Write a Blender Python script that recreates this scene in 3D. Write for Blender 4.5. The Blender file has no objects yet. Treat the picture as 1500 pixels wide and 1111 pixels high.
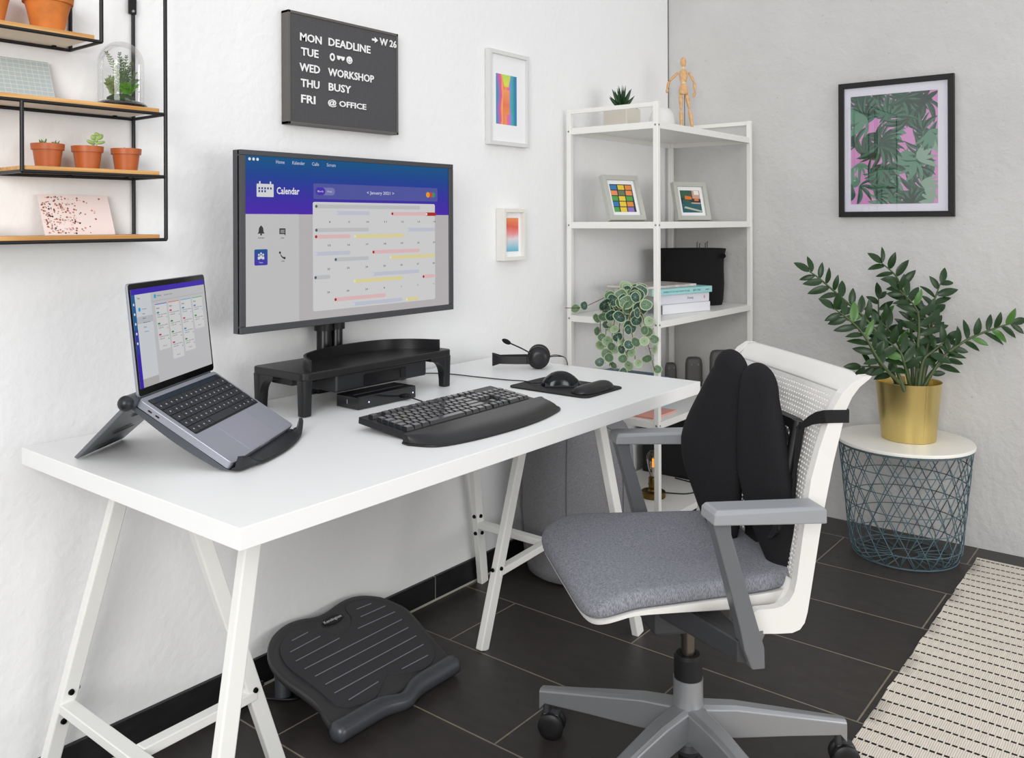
import bpy, math, random
from mathutils import Vector, Matrix
random.seed(7)
PI = math.pi
SC = bpy.context.scene
COL = SC.collection

# ------------------------------------------------------------------ materials
def lin(c):
    if isinstance(c, str):
        c = [int(c[i:i+2], 16)/255 for i in (0, 2, 4)]
    return tuple((x/12.92 if x <= .04045 else ((x+.055)/1.055)**2.4) for x in c[:3]) + (1.0,)

MATS = {}
def mat(name, color, rough=.5, metal=0.0, bump=0, bscale=200, vary=0, vscale=8, emit=0, coat=0, spec=.5, stretch=None):
    if name in MATS: return MATS[name]
    m = bpy.data.materials.new(name); m.use_nodes = True
    nt = m.node_tree; b = nt.nodes['Principled BSDF']
    c = lin(color)
    if max(c[:3]) < .035 and not coat: c = tuple(x*.6 for x in c[:3])+(1,); spec = min(spec, .38)
    b.inputs['Base Color'].default_value = c
    b.inputs['Roughness'].default_value = rough
    b.inputs['Metallic'].default_value = metal
    b.inputs['Specular IOR Level'].default_value = spec
    if coat: b.inputs['Coat Weight'].default_value = coat; b.inputs['Coat Roughness'].default_value = .08
    if emit:
        b.inputs['Emission Color'].default_value = c; b.inputs['Emission Strength'].default_value = emit
    if bump or vary:
        tc = nt.nodes.new('ShaderNodeTexCoord'); src = tc.outputs['Object']
        if stretch:
            mp = nt.nodes.new('ShaderNodeMapping'); mp.inputs['Scale'].default_value = stretch
            nt.links.new(src, mp.inputs[0]); src = mp.outputs[0]
    if bump:
        n = nt.nodes.new('ShaderNodeTexNoise'); n.inputs['Scale'].default_value = bscale; n.inputs['Detail'].default_value = 4
        bp = nt.nodes.new('ShaderNodeBump'); bp.inputs['Strength'].default_value = bump; bp.inputs['Distance'].default_value = .002
        nt.links.new(src, n.inputs['Vector']); nt.links.new(n.outputs['Fac'], bp.inputs['Height']); nt.links.new(bp.outputs[0], b.inputs['Normal'])
    if vary:
        n = nt.nodes.new('ShaderNodeTexNoise'); n.inputs['Scale'].default_value = vscale; n.inputs['Detail'].default_value = 5
        r = nt.nodes.new('ShaderNodeValToRGB')
        r.color_ramp.elements[0].position = .3; r.color_ramp.elements[1].position = .7
        r.color_ramp.elements[0].color = tuple(x*(1-vary) for x in c[:3])+(1,)
        r.color_ramp.elements[1].color = tuple(min(1, x*(1+vary)) for x in c[:3])+(1,)
        nt.links.new(src, n.inputs['Vector']); nt.links.new(n.outputs['Fac'], r.inputs[0]); nt.links.new(r.outputs[0], b.inputs['Base Color'])
    MATS[name] = m
    return m

def wood(name, a, b2, scale=1, rough=.5):
    m = mat(name, a, rough); nt = m.node_tree; b = nt.nodes['Principled BSDF']
    tc = nt.nodes.new('ShaderNodeTexCoord'); mp = nt.nodes.new('ShaderNodeMapping'); mp.inputs['Scale'].default_value = (3*scale, 60*scale, 60*scale)
    n = nt.nodes.new('ShaderNodeTexNoise'); n.inputs['Scale'].default_value = 2; n.inputs['Detail'].default_value = 6
    r = nt.nodes.new('ShaderNodeValToRGB'); r.color_ramp.elements[0].color = lin(a); r.color_ramp.elements[1].color = lin(b2)
    r.color_ramp.elements[0].position = .35; r.color_ramp.elements[1].position = .65
    nt.links.new(tc.outputs['Object'], mp.inputs[0]); nt.links.new(mp.outputs[0], n.inputs['Vector']); nt.links.new(n.outputs['Fac'], r.inputs[0]); nt.links.new(r.outputs[0], b.inputs['Base Color'])
    return m

def glass(name, color='ffffff', rough=0.0, alpha_mix=.85):
    # thin clear glass: mostly straight-through with a fresnel reflection
    m = bpy.data.materials.new(name); m.use_nodes = True; nt = m.node_tree; nt.nodes.clear()
    o = nt.nodes.new('ShaderNodeOutputMaterial'); t = nt.nodes.new('ShaderNodeBsdfTransparent'); t.inputs[0].default_value = lin(color)
    g = nt.nodes.new('ShaderNodeBsdfGlossy'); g.inputs['Roughness'].default_value = rough
    lw = nt.nodes.new('ShaderNodeLayerWeight'); lw.inputs[0].default_value = .25
    mu = nt.nodes.new('ShaderNodeMath'); mu.operation = 'MULTIPLY'; mu.inputs[1].default_value = alpha_mix
    ad = nt.nodes.new('ShaderNodeMath'); ad.operation = 'ADD'; ad.inputs[1].default_value = .03
    mx = nt.nodes.new('ShaderNodeMixShader')
    nt.links.new(lw.outputs['Fresnel'], mu.inputs[0]); nt.links.new(mu.outputs[0], ad.inputs[0]); nt.links.new(ad.outputs[0], mx.inputs[0])
    nt.links.new(t.outputs[0], mx.inputs[1]); nt.links.new(g.outputs[0], mx.inputs[2]); nt.links.new(mx.outputs[0], o.inputs[0])
    MATS[name] = m; return m

M_white = mat('white_lacquer', 'e7e7e6', .4)
M_wmetal = mat('white_powder_metal', 'ebebe7', .35)
M_black = mat('black_plastic', '1b1b1d', .42)
M_blackm = mat('black_metal', '17171a', .4)
M_gloss = mat('black_gloss', '08090c', .1, coat=.5)
M_matte = mat('black_rubber', '19191b', .55)
M_dgrey = mat('dark_grey_plastic', '38393c', .45)
M_steel = mat('steel', 'b9babd', .25, 1)
M_bolt = mat('black_bolt', '0c0c0d', .3, .5)

# ------------------------------------------------------------------ mesh builder
FR = {}
class MB:
    def __init__(s): s.v = []; s.f = []; s.m = []; s.cur = 0
    def add(s, vs, fs):
        n = len(s.v); s.v += [Vector(v) for v in vs]
        s.f += [tuple(n+i for i in f) for f in fs]; s.m += [s.cur]*len(fs); return s
    def box(s, a, b, M=None):
        x0, y0, z0 = a; x1, y1, z1 = b
        vs = [Vector(p) for p in ((x0,y0,z0),(x1,y0,z0),(x1,y1,z0),(x0,y1,z0),(x0,y0,z1),(x1,y0,z1),(x1,y1,z1),(x0,y1,z1))]
        if M: vs = [M @ v for v in vs]
        return s.add(vs, [(0,3,2,1),(4,5,6,7),(0,1,5,4),(1,2,6,5),(2,3,7,6),(3,0,4,7)])
    def cbox(s, c, d, M=None):
        a = [c[i]-d[i]/2 for i in range(3)]; b = [c[i]+d[i]/2 for i in range(3)]; return s.box(a, b, M)
    def loft(s, rings, cap=True, close=True):
        n = len(rings[0]); vs = [p for r in rings for p in r]; fs = []
        for i in range(len(rings)-1):
            for j in range(n if close else n-1):
                k = (j+1) % n
                fs.append((i*n+j, i*n+k, (i+1)*n+k, (i+1)*n+j))
        if cap:
            fs.append(tuple(reversed(range(n)))); fs.append(tuple((len(rings)-1)*n+j for j in range(n)))
        return s.add(vs, fs)
    def tube(s, pts, r=.003, seg=8, cap=True, closed=False, flat=1.0, up=None, spin=0):
        pts = [Vector(p) for p in pts]; n = len(pts)
        rr = r if isinstance(r, (list, tuple)) else [r]*n
        rings = []; prev = None
        for i, p in enumerate(pts):
            if closed: t = pts[(i+1) % n]-pts[i-1]
            else: t = pts[min(i+1, n-1)]-pts[max(i-1, 0)]
            if t.length < 1e-9: t = Vector((0,0,1))
            t.normalize()
            if prev is None:
                a = Vector(up) if up else (Vector((0,0,1)) if abs(t.z) < .9 else Vector((1,0,0)))
            else: a = prev
            a = a-t*a.dot(t)
            if a.length < 1e-6: a = Vector((1,0,0))-t*t.x
            a.normalize(); b = t.cross(a); prev = a
            rings.append([p+(a*math.cos(2*PI*j/seg+spin)*rr[i]+b*math.sin(2*PI*j/seg+spin)*rr[i]*flat) for j in range(seg)])
        if closed:
            rings.append(rings[0]); return s.loft(rings, cap=False)
        return s.loft(rings, cap=cap)
    def bar(s, a, b, w, d, up=(0,0,1)):
        # rectangular bar: w along the side direction, d along up
        a = Vector(a); b = Vector(b); t = (b-a).normalized(); u = Vector(up); u = (u-t*u.dot(t)).normalized(); q = t.cross(u)
        R = lambda p: [p+q*(i*w/2)+u*(j*d/2) for i, j in ((-1,-1),(1,-1),(1,1),(-1,1))]
        return s.loft([R(a), R(b)])
    def lathe(s, prof, c=(0,0,0), seg=32, M=None, cap=False):
        rings = []
        for r, z in prof:
            ring = [Vector((r*math.cos(2*PI*j/seg), r*math.sin(2*PI*j/seg), z)) for j in range(seg)]
            rings.append([((M @ p) if M else p)+Vector(c) for p in ring])
        return s.loft(rings, cap=cap)
    def prism(s, poly, h, M=None, z0=0):
        a = [Vector((x, y, z0)) for x, y in poly]; b = [Vector((x, y, z0+h)) for x, y in poly]
        if M: a = [M @ p for p in a]; b = [M @ p for p in b]
        return s.loft([a, b])
    def ell(s, c, r, M=None, seg=16, n=10):
        vs = []; 
        for i in range(n+1):
            t = PI*i/n; 
            ring = []
            for j in range(seg):
                p = Vector((r[0]*math.sin(t)*math.cos(2*PI*j/seg), r[1]*math.sin(t)*math.sin(2*PI*j/seg), r[2]*math.cos(t)))
                ring.append(((M @ p) if M else p)+Vector(c))
            vs.append(ring)
        return s.loft(vs, cap=False)
    def grid(s, fn, nu, nv):
        vs = [fn(i/nu, j/nv) for i in range(nu+1) for j in range(nv+1)]
        fs = [(i*(nv+1)+j, (i+1)*(nv+1)+j, (i+1)*(nv+1)+j+1, i*(nv+1)+j+1) for i in range(nu) for j in range(nv)]
        return s.add(vs, fs)
    def poly(s, vs): return s.add(vs, [tuple(range(len(vs)))])

def tag(o, label=None, cat=None, group=None, kind=None):
    if label: o['label'] = label
    if cat: o['category'] = cat
    if group: o['group'] = group
    if kind: o['kind'] = kind
    return o

def build(mb, name, mats, parent=None, smooth=0, bevel=0, subd=0, loc=None, solid=0, seg=2, label=None, weld=False):
    """mesh given in world coordinates; stored relative to the parent (or to loc)"""
    if parent is not None: F = FR[parent.name]
    elif loc is not None: F = Matrix.Translation(Vector(loc))
    else: F = Matrix.Identity(4)
    inv = F.inverted()
    me = bpy.data.meshes.new(name); me.from_pydata([tuple(inv @ v) for v in mb.v], [], mb.f)
    if not isinstance(mats, (list, tuple)): mats = [mats]
    for m in mats: me.materials.append(m)
    if len(mats) > 1: me.polygons.foreach_set('material_index', mb.m)
    me.validate(); 
    if smooth:
        me.polygons.foreach_set('use_smooth', [True]*len(me.polygons))
        try: me.set_sharp_from_angle(angle=math.radians(smooth))
        except Exception: pass
    me.update()
    o = bpy.data.objects.new(name, me); COL.objects.link(o)
    if parent is not None:
        o.parent = parent; FR[o.name] = F
    else:
        o.matrix_world = F; FR[o.name] = F
    if solid:
        md = o.modifiers.new('Solidify', 'SOLIDIFY'); md.thickness = solid; md.offset = 0
    if weld:
        md = o.modifiers.new('Weld', 'WELD'); md.merge_threshold = 1e-5
    if subd:
        md = o.modifiers.new('Subd', 'SUBSURF'); md.levels = subd; md.render_levels = subd
    if bevel:
        md = o.modifiers.new('Bevel', 'BEVEL'); md.width = bevel; md.segments = seg; md.limit_method = 'ANGLE'; md.angle_limit = math.radians(40); md.harden_normals = False
    if label: o['label'] = label
    return o

def thing(name, label, cat, loc=(0,0,0), rz=0, group=None):
    o = bpy.data.objects.new(name, None); COL.objects.link(o)
    o.empty_display_size = .05
    F = Matrix.Translation(Vector(loc)) @ Matrix.Rotation(rz, 4, 'Z'); o.matrix_world = F
    FR[o.name] = F
    return tag(o, label, cat, group)

def text_mesh(s, x0, x1, z0, z1, fit=True):
    """flat letters as (verts, faces) in a 2D box"""
    cu = bpy.data.curves.new('t', 'FONT'); cu.body = s; cu.resolution_u = 2; cu.offset = .018
    o = bpy.data.objects.new('t', cu); COL.objects.link(o)
    dg = bpy.context.evaluated_depsgraph_get()
    me = bpy.data.meshes.new_from_object(o.evaluated_get(dg))
    vs = [v.co.copy() for v in me.vertices]; fs = [tuple(p.vertices) for p in me.polygons]
    bpy.data.objects.remove(o); bpy.data.curves.remove(cu); bpy.data.meshes.remove(me)
    ax = min(v.x for v in vs); bx = max(v.x for v in vs); az = min(v.y for v in vs); bz = max(v.y for v in vs)
    sx = (x1-x0)/max(bx-ax, 1e-6); sz = (z1-z0)/max(bz-az, 1e-6)
    return [(x0+(v.x-ax)*sx, z0+(v.y-az)*sz) for v in vs], fs

def rrect(x0, y0, x1, y1, r, n=4):
    pts = []
    for cx, cy, a in ((x1-r, y1-r, 0), (x0+r, y1-r, PI/2), (x0+r, y0+r, PI), (x1-r, y0+r, 3*PI/2)):
        for i in range(n+1):
            t = a+PI/2*i/n; pts.append((cx+r*math.cos(t), cy+r*math.sin(t)))
    return pts

def smooth_pts(pts, n=8):
    P = [Vector(p) for p in pts]; out = []
    for i in range(len(P)-1):
        p0 = P[max(i-1, 0)]; p1 = P[i]; p2 = P[i+1]; p3 = P[min(i+2, len(P)-1)]
        for k in range(n):
            t = k/n
            out.append(.5*((2*p1)+(p2-p0)*t+(2*p0-5*p1+4*p2-p3)*t*t+(3*p1-p0-3*p2+p3)*t**3))
    out.append(P[-1]); return out

# ------------------------------------------------------------------ the room
def wall_mat():
    m = mat('wall_paint_white', 'eeeeee', .85); nt = m.node_tree; b = nt.nodes['Principled BSDF']
    tc = nt.nodes.new('ShaderNodeTexCoord')
    n = nt.nodes.new('ShaderNodeTexNoise'); n.inputs['Scale'].default_value = 45; n.inputs['Detail'].default_value = 5
    bp = nt.nodes.new('ShaderNodeBump'); bp.inputs['Strength'].default_value = .22; bp.inputs['Distance'].default_value = .01
    nt.links.new(tc.outputs['Object'], n.inputs['Vector']); nt.links.new(n.outputs['Fac'], bp.inputs['Height']); nt.links.new(bp.outputs[0], b.inputs['Normal'])
    return m
def plaster_mat():
    m = mat('wall_plaster_grey', 'cbcac8', .8); nt = m.node_tree; b = nt.nodes['Principled BSDF']
    tc = nt.nodes.new('ShaderNodeTexCoord')
    n = nt.nodes.new('ShaderNodeTexNoise'); n.inputs['Scale'].default_value = 3; n.inputs['Detail'].default_value = 8
    r = nt.nodes.new('ShaderNodeValToRGB'); r.color_ramp.elements[0].position = .3; r.color_ramp.elements[1].position = .7
    r.color_ramp.elements[0].color = lin('c6c5c3'); r.color_ramp.elements[1].color = lin('d0cfcd')
    v = nt.nodes.new('ShaderNodeTexVoronoi'); v.inputs['Scale'].default_value = 17
    r2 = nt.nodes.new('ShaderNodeValToRGB'); r2.color_ramp.elements[0].position = .03; r2.color_ramp.elements[1].position = .07
    r2.color_ramp.elements[0].color = lin('a5a19b'); r2.color_ramp.elements[1].color = (1,1,1,1)
    mx = nt.nodes.new('ShaderNodeMix'); mx.data_type = 'RGBA'; mx.blend_type = 'MULTIPLY'; mx.inputs[0].default_value = .3
    n2 = nt.nodes.new('ShaderNodeTexNoise'); n2.inputs['Scale'].default_value = 22; n2.inputs['Detail'].default_value = 8; n2.inputs['Roughness'].default_value = .6
    bp = nt.nodes.new('ShaderNodeBump'); bp.inputs['Strength'].default_value = .4; bp.inputs['Distance'].default_value = .014
    L = nt.links.new
    L(tc.outputs['Object'], n.inputs['Vector']); L(n.outputs['Fac'], r.inputs[0]); L(tc.outputs['Object'], v.inputs['Vector']); L(v.outputs['Distance'], r2.inputs[0])
    L(r.outputs[0], mx.inputs[6]); L(r2.outputs[0], mx.inputs[7]); L(mx.outputs[2], b.inputs['Base Color'])
    L(tc.outputs['Object'], n2.inputs['Vector']); L(n2.outputs['Fac'], bp.inputs['Height']); L(bp.outputs[0], b.inputs['Normal'])
    return m
def floor_mat():
    m = mat('floor_tile', '2d2b2b', .42); nt = m.node_tree; b = nt.nodes['Principled BSDF']; L = nt.links.new
    tc = nt.nodes.new('ShaderNodeTexCoord'); sep = nt.nodes.new('ShaderNodeSeparateXYZ'); cmb = nt.nodes.new('ShaderNodeCombineXYZ')
    a1 = nt.nodes.new('ShaderNodeMath'); a1.operation = 'ADD'; a1.inputs[1].default_value = .63+.616*20
    a2 = nt.nodes.new('ShaderNodeMath'); a2.operation = 'ADD'; a2.inputs[1].default_value = 1.707+.303*20
    L(tc.outputs['Object'], sep.inputs[0]); L(sep.outputs[1], a1.inputs[0]); L(sep.outputs[0], a2.inputs[0])
    L(a1.outputs[0], cmb.inputs[0]); L(a2.outputs[0], cmb.inputs[1])
    br = nt.nodes.new('ShaderNodeTexBrick'); br.inputs['Scale'].default_value = 1; br.inputs['Brick Width'].default_value = .616; br.inputs['Row Height'].default_value = .303
    br.inputs['Mortar Size'].default_value = .0022; br.inputs['Mortar Smooth'].default_value = .1; br.offset = .325; br.offset_frequency = 2
    br.inputs['Color1'].default_value = lin('332f2e'); br.inputs['Color2'].default_value = lin('393533'); br.inputs['Mortar'].default_value = lin('857b6b')
    L(cmb.outputs[0], br.inputs['Vector'])
    n = nt.nodes.new('ShaderNodeTexNoise'); n.inputs['Scale'].default_value = 14; n.inputs['Detail'].default_value = 8
    mp = nt.nodes.new('ShaderNodeMapping'); mp.inputs['Scale'].default_value = (2.5, 1, 1); L(tc.outputs['Object'], mp.inputs[0]); L(mp.outputs[0], n.inputs['Vector'])
    mx = nt.nodes.new('ShaderNodeMix'); mx.data_type = 'RGBA'; mx.blend_type = 'OVERLAY'; mx.inputs[0].default_value = .35
    L(br.outputs['Color'], mx.inputs[6]); L(n.outputs['Fac'], mx.inputs[7]); L(mx.outputs[2], b.inputs['Base Color'])
    bp = nt.nodes.new('ShaderNodeBump'); bp.inputs['Strength'].default_value = .15; bp.inputs['Distance'].default_value = .004
    L(n.outputs['Fac'], bp.inputs['Height']); L(bp.outputs[0], b.inputs['Normal'])
    return m
M_wall = wall_mat(); M_plaster = plaster_mat(); M_floor = floor_mat()
tag(build(MB().box((-7, 0, 0), (-.006, .1, 3.0)), 'wall_left', M_wall), kind='structure')
tag(build(MB().box((0, -6, 0), (.1, .1, 3.0)), 'wall_right', M_plaster), kind='structure')
tag(build(MB().box((-.006, -.001, 0), (0, .05, 3.0)), 'gap_shade_1', mat('corner_gap', '4a4744', .9)), kind='structure')  # dark filler strip: the shade of the open corner gap as colour
tag(build(MB().box((-7, -6, -.06), (0.1, .1, 0)), 'floor', M_floor), kind='structure')
bb = MB()
xs = [-1.548+.606*k for k in range(-9, 3)]
for i in range(len(xs)-1):
    x0 = xs[i]+.002; x1 = min(xs[i+1]-.002, -.001)
    if x1 > x0: bb.box((x0, -.0105, .008), (x1, 0, .078))
bb.cur = 1; bb.box((-7, -.008, .0), (-.001, 0, .0765)); bb.box((-7, -.0095, 0), (-.001, 0, .007))
tag(build(bb, 'baseboard_left', [mat('skirting_tile', '232325', .45, bump=.3, bscale=30, vary=.25, vscale=20, stretch=(1, 1, 3)), mat('grout', 'a9a79c', .9)], bevel=.001), kind='structure')

# ------------------------------------------------------------------ desk
DT, DB = .738, .704
desk = thing('desk', 'long white rectangular desk standing on two white metal trestles against the wall', 'desk', (-2.03, -.4, 0))
build(MB().box((-2.781, -.784, DB), (-1.281, -.034, DT)), 'desktop', M_white, desk, bevel=.0012)
M_leg = mat('trestle_metal', 'e9e9e5', .4)
def trestle(o1, o2, top1, top2, mid, sgn, yb):
    """o1/o2 outer feet, top1/top2 their tops, mid = (foot, top)"""
    fr = MB(); cy = (top1[1]+top2[1])/2
    tb = MB().bar((top1[0], -.69, .692), (top1[0], -.09, .692), .03, .022)
    root = build(tb, 'trestle', M_leg, desk, bevel=.002)
    for a, b in ((o1, top1), (o2, top2)):
        l = MB(); a = Vector(a); b = Vector(b)
        kn = a.lerp(b, .93); 
        t = (b-a).normalized()
        l.bar(a, b, .022, .034, up=(1, 0, 0))
        build(l, 'leg', M_leg, root, bevel=.003)
    l = MB().bar(mid[0], mid[1], .022, .034, up=(1, 0, 0)); build(l, 'leg', M_leg, root, bevel=.003)
    # cross bars at a third of the height
    a = Vector(o1).lerp(Vector(top1), .29); b = Vector(o2).lerp(Vector(top2), .29); c = Vector(mid[0]).lerp(Vector(mid[1]), .28)
    m_ = (a+b)/2
    build(MB().bar(a, b, .03, .02), 'crossbar', M_leg, root, bevel=.002)
    build(MB().bar(m_+Vector((.015*(1 if c.x > m_.x else -1), 0, 0)), c, .026, .02), 'crossbar', M_leg, root, bevel=.002)
    s = 1 if c.x > m_.x else -1
    for p, dz in ((a, .03), (a, -.028), (b, .03), (b, -.028)):
        k = 1 if p is a else -1
        q = Vector(o1 if p is a else o2).lerp(Vector(top1 if p is a else top2), .29+dz/.70)
        M = Matrix.Rotation(PI/2, 3, 'Y')
        build(MB().lathe([(0, .0), (.0065, .0), (.0055, .004), (0, .0045)], q+Vector((s*.0175, 0, 0)), 12, Matrix.Rotation(s*PI/2, 3, 'Y')), 'bolt', M_bolt, root, smooth=40)
        build(MB().lathe([(0, .0), (.0065, .0), (.0055, .004), (0, .0045)], q+Vector((0, -k*.0115, 0)), 12, Matrix.Rotation(k*PI/2, 3, 'X')), 'bolt', M_bolt, root, smooth=40)
    q = c+Vector((0, 0, .012))
    build(MB().lathe([(0, 0), (.006, 0), (.005, .004), (0, .0045)], q+Vector((s*.019, 0, 0)), 12, Matrix.Rotation(s*PI/2, 3, 'Y')), 'bolt', M_bolt, root, smooth=40)
    build(MB().lathe([(0, 0), (.006, 0), (.005, .004), (0, .0045)], q+Vector((-s*.004, -.0115, 0)), 12, Matrix.Rotation(PI/2, 3, 'X')), 'bolt', M_bolt, root, smooth=40)
    return root
trestle((-2.755, -.04, 0), (-2.755, -.625, 0), (-2.614, -.145, .695), (-2.614, -.585, .695), ((-2.372, -.325, 0), (-2.605, -.325, .695)), 1, 0)
trestle((-1.343, -.03, 0), (-1.341, -.615, 0), (-1.45, -.06, .695), (-1.45, -.54, .695), ((-1.694, -.325, 0), (-1.455, -.325, .695)), -1, 0)

# ------------------------------------------------------------------ screens: a display is one mesh of flat layers
UI = {}
def ui(c, e=.5):
    if (c, e) not in UI:
        UI[(c, e)] = mat('screen_'+c+('' if e == .5 else '_dim'), c, .25, emit=e, spec=.14)
        UI[(c, e)].node_tree.nodes['Principled BSDF'].inputs['Emission Strength'].default_value = e*.88
        UI[(c, e)].node_tree.nodes['Principled BSDF'].inputs['Base Color'].default_value = lin('0b0b0c')
    return UI[(c, e)]
class Display:
    def __init__(s, to3): s.mb = MB(); s.mats = []; s.to3 = to3; s.k = 0
    def use(s, m):
        if m not in s.mats: s.mats.append(m)
        s.mb.cur = s.mats.index(m)
    def poly(s, pts, m, layer):
        s.use(m); s.mb.poly([s.to3(x, z, layer*.00012) for x, z in pts])
    def rect(s, x0, z0, x1, z1, m, layer=1, r=0):
        s.poly(rrect(x0, z0, x1, z1, r, 3) if r else [(x0, z0), (x1, z0), (x1, z1), (x0, z1)], m, layer)
    def disc(s, x, z, r, m, layer=3): s.poly([(x+r*math.cos(2*PI*i/14), z+r*math.sin(2*PI*i/14)) for i in range(14)], m, layer)
    def text(s, t, x0, x1, z0, z1, m, layer=3):
        vs, fs = text_mesh(t, x0, x1, z0, z1); s.use(m); s.mb.add([s.to3(x, z, layer*.00012) for x, z in vs], fs)
def grad_mat(name, stops, axis_lo, axis_hi, e=.5, axis=2):
    m = mat(name, '000000', .25, spec=.14); nt = m.node_tree; b = nt.nodes['Principled BSDF']; L = nt.links.new
    tc = nt.nodes.new('ShaderNodeTexCoord'); sp = nt.nodes.new('ShaderNodeSeparateXYZ'); mr = nt.nodes.new('ShaderNodeMapRange'); r = nt.nodes.new('ShaderNodeValToRGB')
    mr.inputs[1].default_value = axis_lo; mr.inputs[2].default_value = axis_hi
    L(tc.outputs['Object'], sp.inputs[0]); L(sp.outputs[axis], mr.inputs[0]); L(mr.outputs[0], r.inputs[0]); L(r.outputs[0], b.inputs['Emission Color'])
    b.inputs['Emission Strength'].default_value = e*.88
    el = r.color_ramp.elements
    el[0].position = stops[0][0]; el[0].color = lin(stops[0][1]); el[1].position = stops[-1][0]; el[1].color = lin(stops[-1][1])
    for p, c in stops[1:-1]: q = el.new(p); q.color = lin(c)
    return m

# ------------------------------------------------------------------ monitor
MY = -.16
mon = thing('monitor', 'large black framed flat screen showing a purple calendar page above the monitor riser', 'monitor', (-1.99, MY, .93))
cas = MB()
X0, X1, Z0, Z1 = -2.354, -1.624, .931, 1.360
x0, x1, z0, z1 = -2.339, -1.642, .9475, 1.3475
cas.box((X0, MY+.004, Z0), (X1, MY+.03, Z1))
cas.box((X0+.12, MY+.03, Z0+.06), (X1-.12, MY+.055, Z1-.1))
for a, b in (((X0, MY, Z0), (X1, MY+.012, z0)), ((X0, MY, z1), (X1, MY+.012, Z1)), ((X0, MY, z0), (x0, MY+.012, z1)), ((x1, MY, z0), (X1, MY+.012, z1))):
    cas.box(a, b)
build(cas, 'bezel', mat('monitor_bezel', '3d3e42', .38), mon, bevel=.0015)
D = Display(lambda x, z, h: Vector((x, MY+.0035-h, z)))
W = ui('c4c3c4', .85); W2 = ui('d2d2d3', .85); GR = ui('b9b5b7', .85)
hd = grad_mat('screen_header', [(0, '5028b4'), (.35, '3a34a8'), (.65, '22469c'), (1, '145a8c')], (1.21-.93), (1.3475-.93), .8)
D.rect(x0, z0, x1, z1, GR, 0)
D.rect(x0, z0, -2.185, 1.211, W, 1)
D.rect(x0, 1.210, x1, z1, hd, 1)
for dx in (0, .011, .022): D.disc(-2.326+dx, 1.3393, .0036, ui('f0eef0', .8), 2)
tw = ui('b9c2dd', .8)
for t, a, b in (('Home', -2.252, -2.227), ('Kalender', -2.204, -2.166), ('Calls', -2.144, -2.122), ('Scrum', -2.097, -2.068)): D.text(t, a, b, 1.332, 1.3405, tw, 2)
wi = ui('dededf', .8)
D.rect(-2.307, 1.251, -2.259, 1.282, wi, 2, .002); D.rect(-2.3, 1.28, -2.296, 1.288, wi, 2); D.rect(-2.27, 1.28, -2.266, 1.288, wi, 2)
nb = ui('1c3f93', .8)
for i in range(5): D.rect(-2.302+.0082*i, 1.269, -2.2975+.0082*i, 1.274, nb, 3)
for i in range(3): D.rect(-2.302+.0082*i, 1.262, -2.2975+.0082*i, 1.267, nb, 3)
D.text('Calendar', -2.25, -2.183, 1.2585, 1.2755, ui('f2f2f6', .8), 2)
D.rect(-2.14, 1.249, -1.689, 1.288, ui('5358a6', .8), 2, .003)
D.rect(-2.132, 1.259, -2.071, 1.278, ui('7a7cb8', .8), 3, .008); D.rect(-2.133, 1.259, -2.102, 1.278, ui('4a30b4', .8), 4, .009)
D.text('Month', -2.127, -2.108, 1.266, 1.271, tw, 5); D.text('Week', -2.097, -2.08, 1.266, 1.271, tw, 5)
D.text('< January 2021 >', -1.962, -1.862, 1.262, 1.273, ui('ccd0e6', .8), 3)
D.disc(-1.706, 1.268, .0072, ui('2f9a76', .8), 3); D.disc(-1.717, 1.268, .0078, ui('cf4a2a', .8), 4); D.disc(-1.729, 1.268, .008, ui('f0a02c', .8), 5)
D.rect(-2.142, .967, -1.7, 1.2415, W2, 2, .005)
pal = dict(g=('bfc1c3', '4d6168'), b=('c1c4d2', 'd4d8e4'), r=('dfb9bb', 'a8281c'), y=('ddd39b', 'e9e6d4'), R=('b22a1a', 'e8e8ea'))
for bx in (("g", -2.132, 1.2305, -1.761), ("b", -2.066, 1.214, -1.952), ("r", -1.87, 1.213, -1.736), ("R", -1.736, 1.2125, -1.695), ("g", -2.132, 1.1705, -1.955), ("b", -1.81, 1.1685, -1.699), ("r", -2.133, 1.154, -2.02), ("y", -2.005, 1.153, -1.826), ("b", -2.133, 1.111, -2.02), ("r", -1.94, 1.11, -1.763), ("g", -2.07, 1.0945, -1.956), ("y", -1.877, 1.0935, -1.7), ("g", -2.135, 1.0515, -2.087), ("b", -1.941, 1.051, -1.765), ("y", -2.007, 1.0355, -1.831), ("r", -1.749, 1.0345, -1.702), ("r", -2.071, .992, -1.895), ("b", -2.009, .9755, -1.832), ("y", -1.816, .9745, -1.769)):
    k, a, z, b = bx; c, dcol = pal[k]
    D.rect(a-.003, z-.005, b, z+.005, ui(c, .85), 3, .004); D.disc(a+.001, z, .0038, ui(dcol, .8), 4)
for row, z, a in ((list(range(8, 15)), 1.191, -2.088), (list(range(15, 22)), 1.1315, -2.09), (list(range(22, 29)), 1.0715, -2.092), ([29, 30, 31, 1, 2, 3, 4], 1.012, -2.093)):
    for i, d in enumerate(row):
        x = a+.0643*i; wd = .0022*len(str(d)); D.text(str(d), x-wd, x+wd, z-.0024, z+.0024, ui('55555a' if d > 7 else 'a0a0a4', .7), 4)
for i in range(1, 7): D.rect(-2.142+.0631*i, .967, -2.1416+.0631*i, 1.2415, ui('cbcbcc', .85), 3)
ic = ui('3a3a3d', .8)
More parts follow.
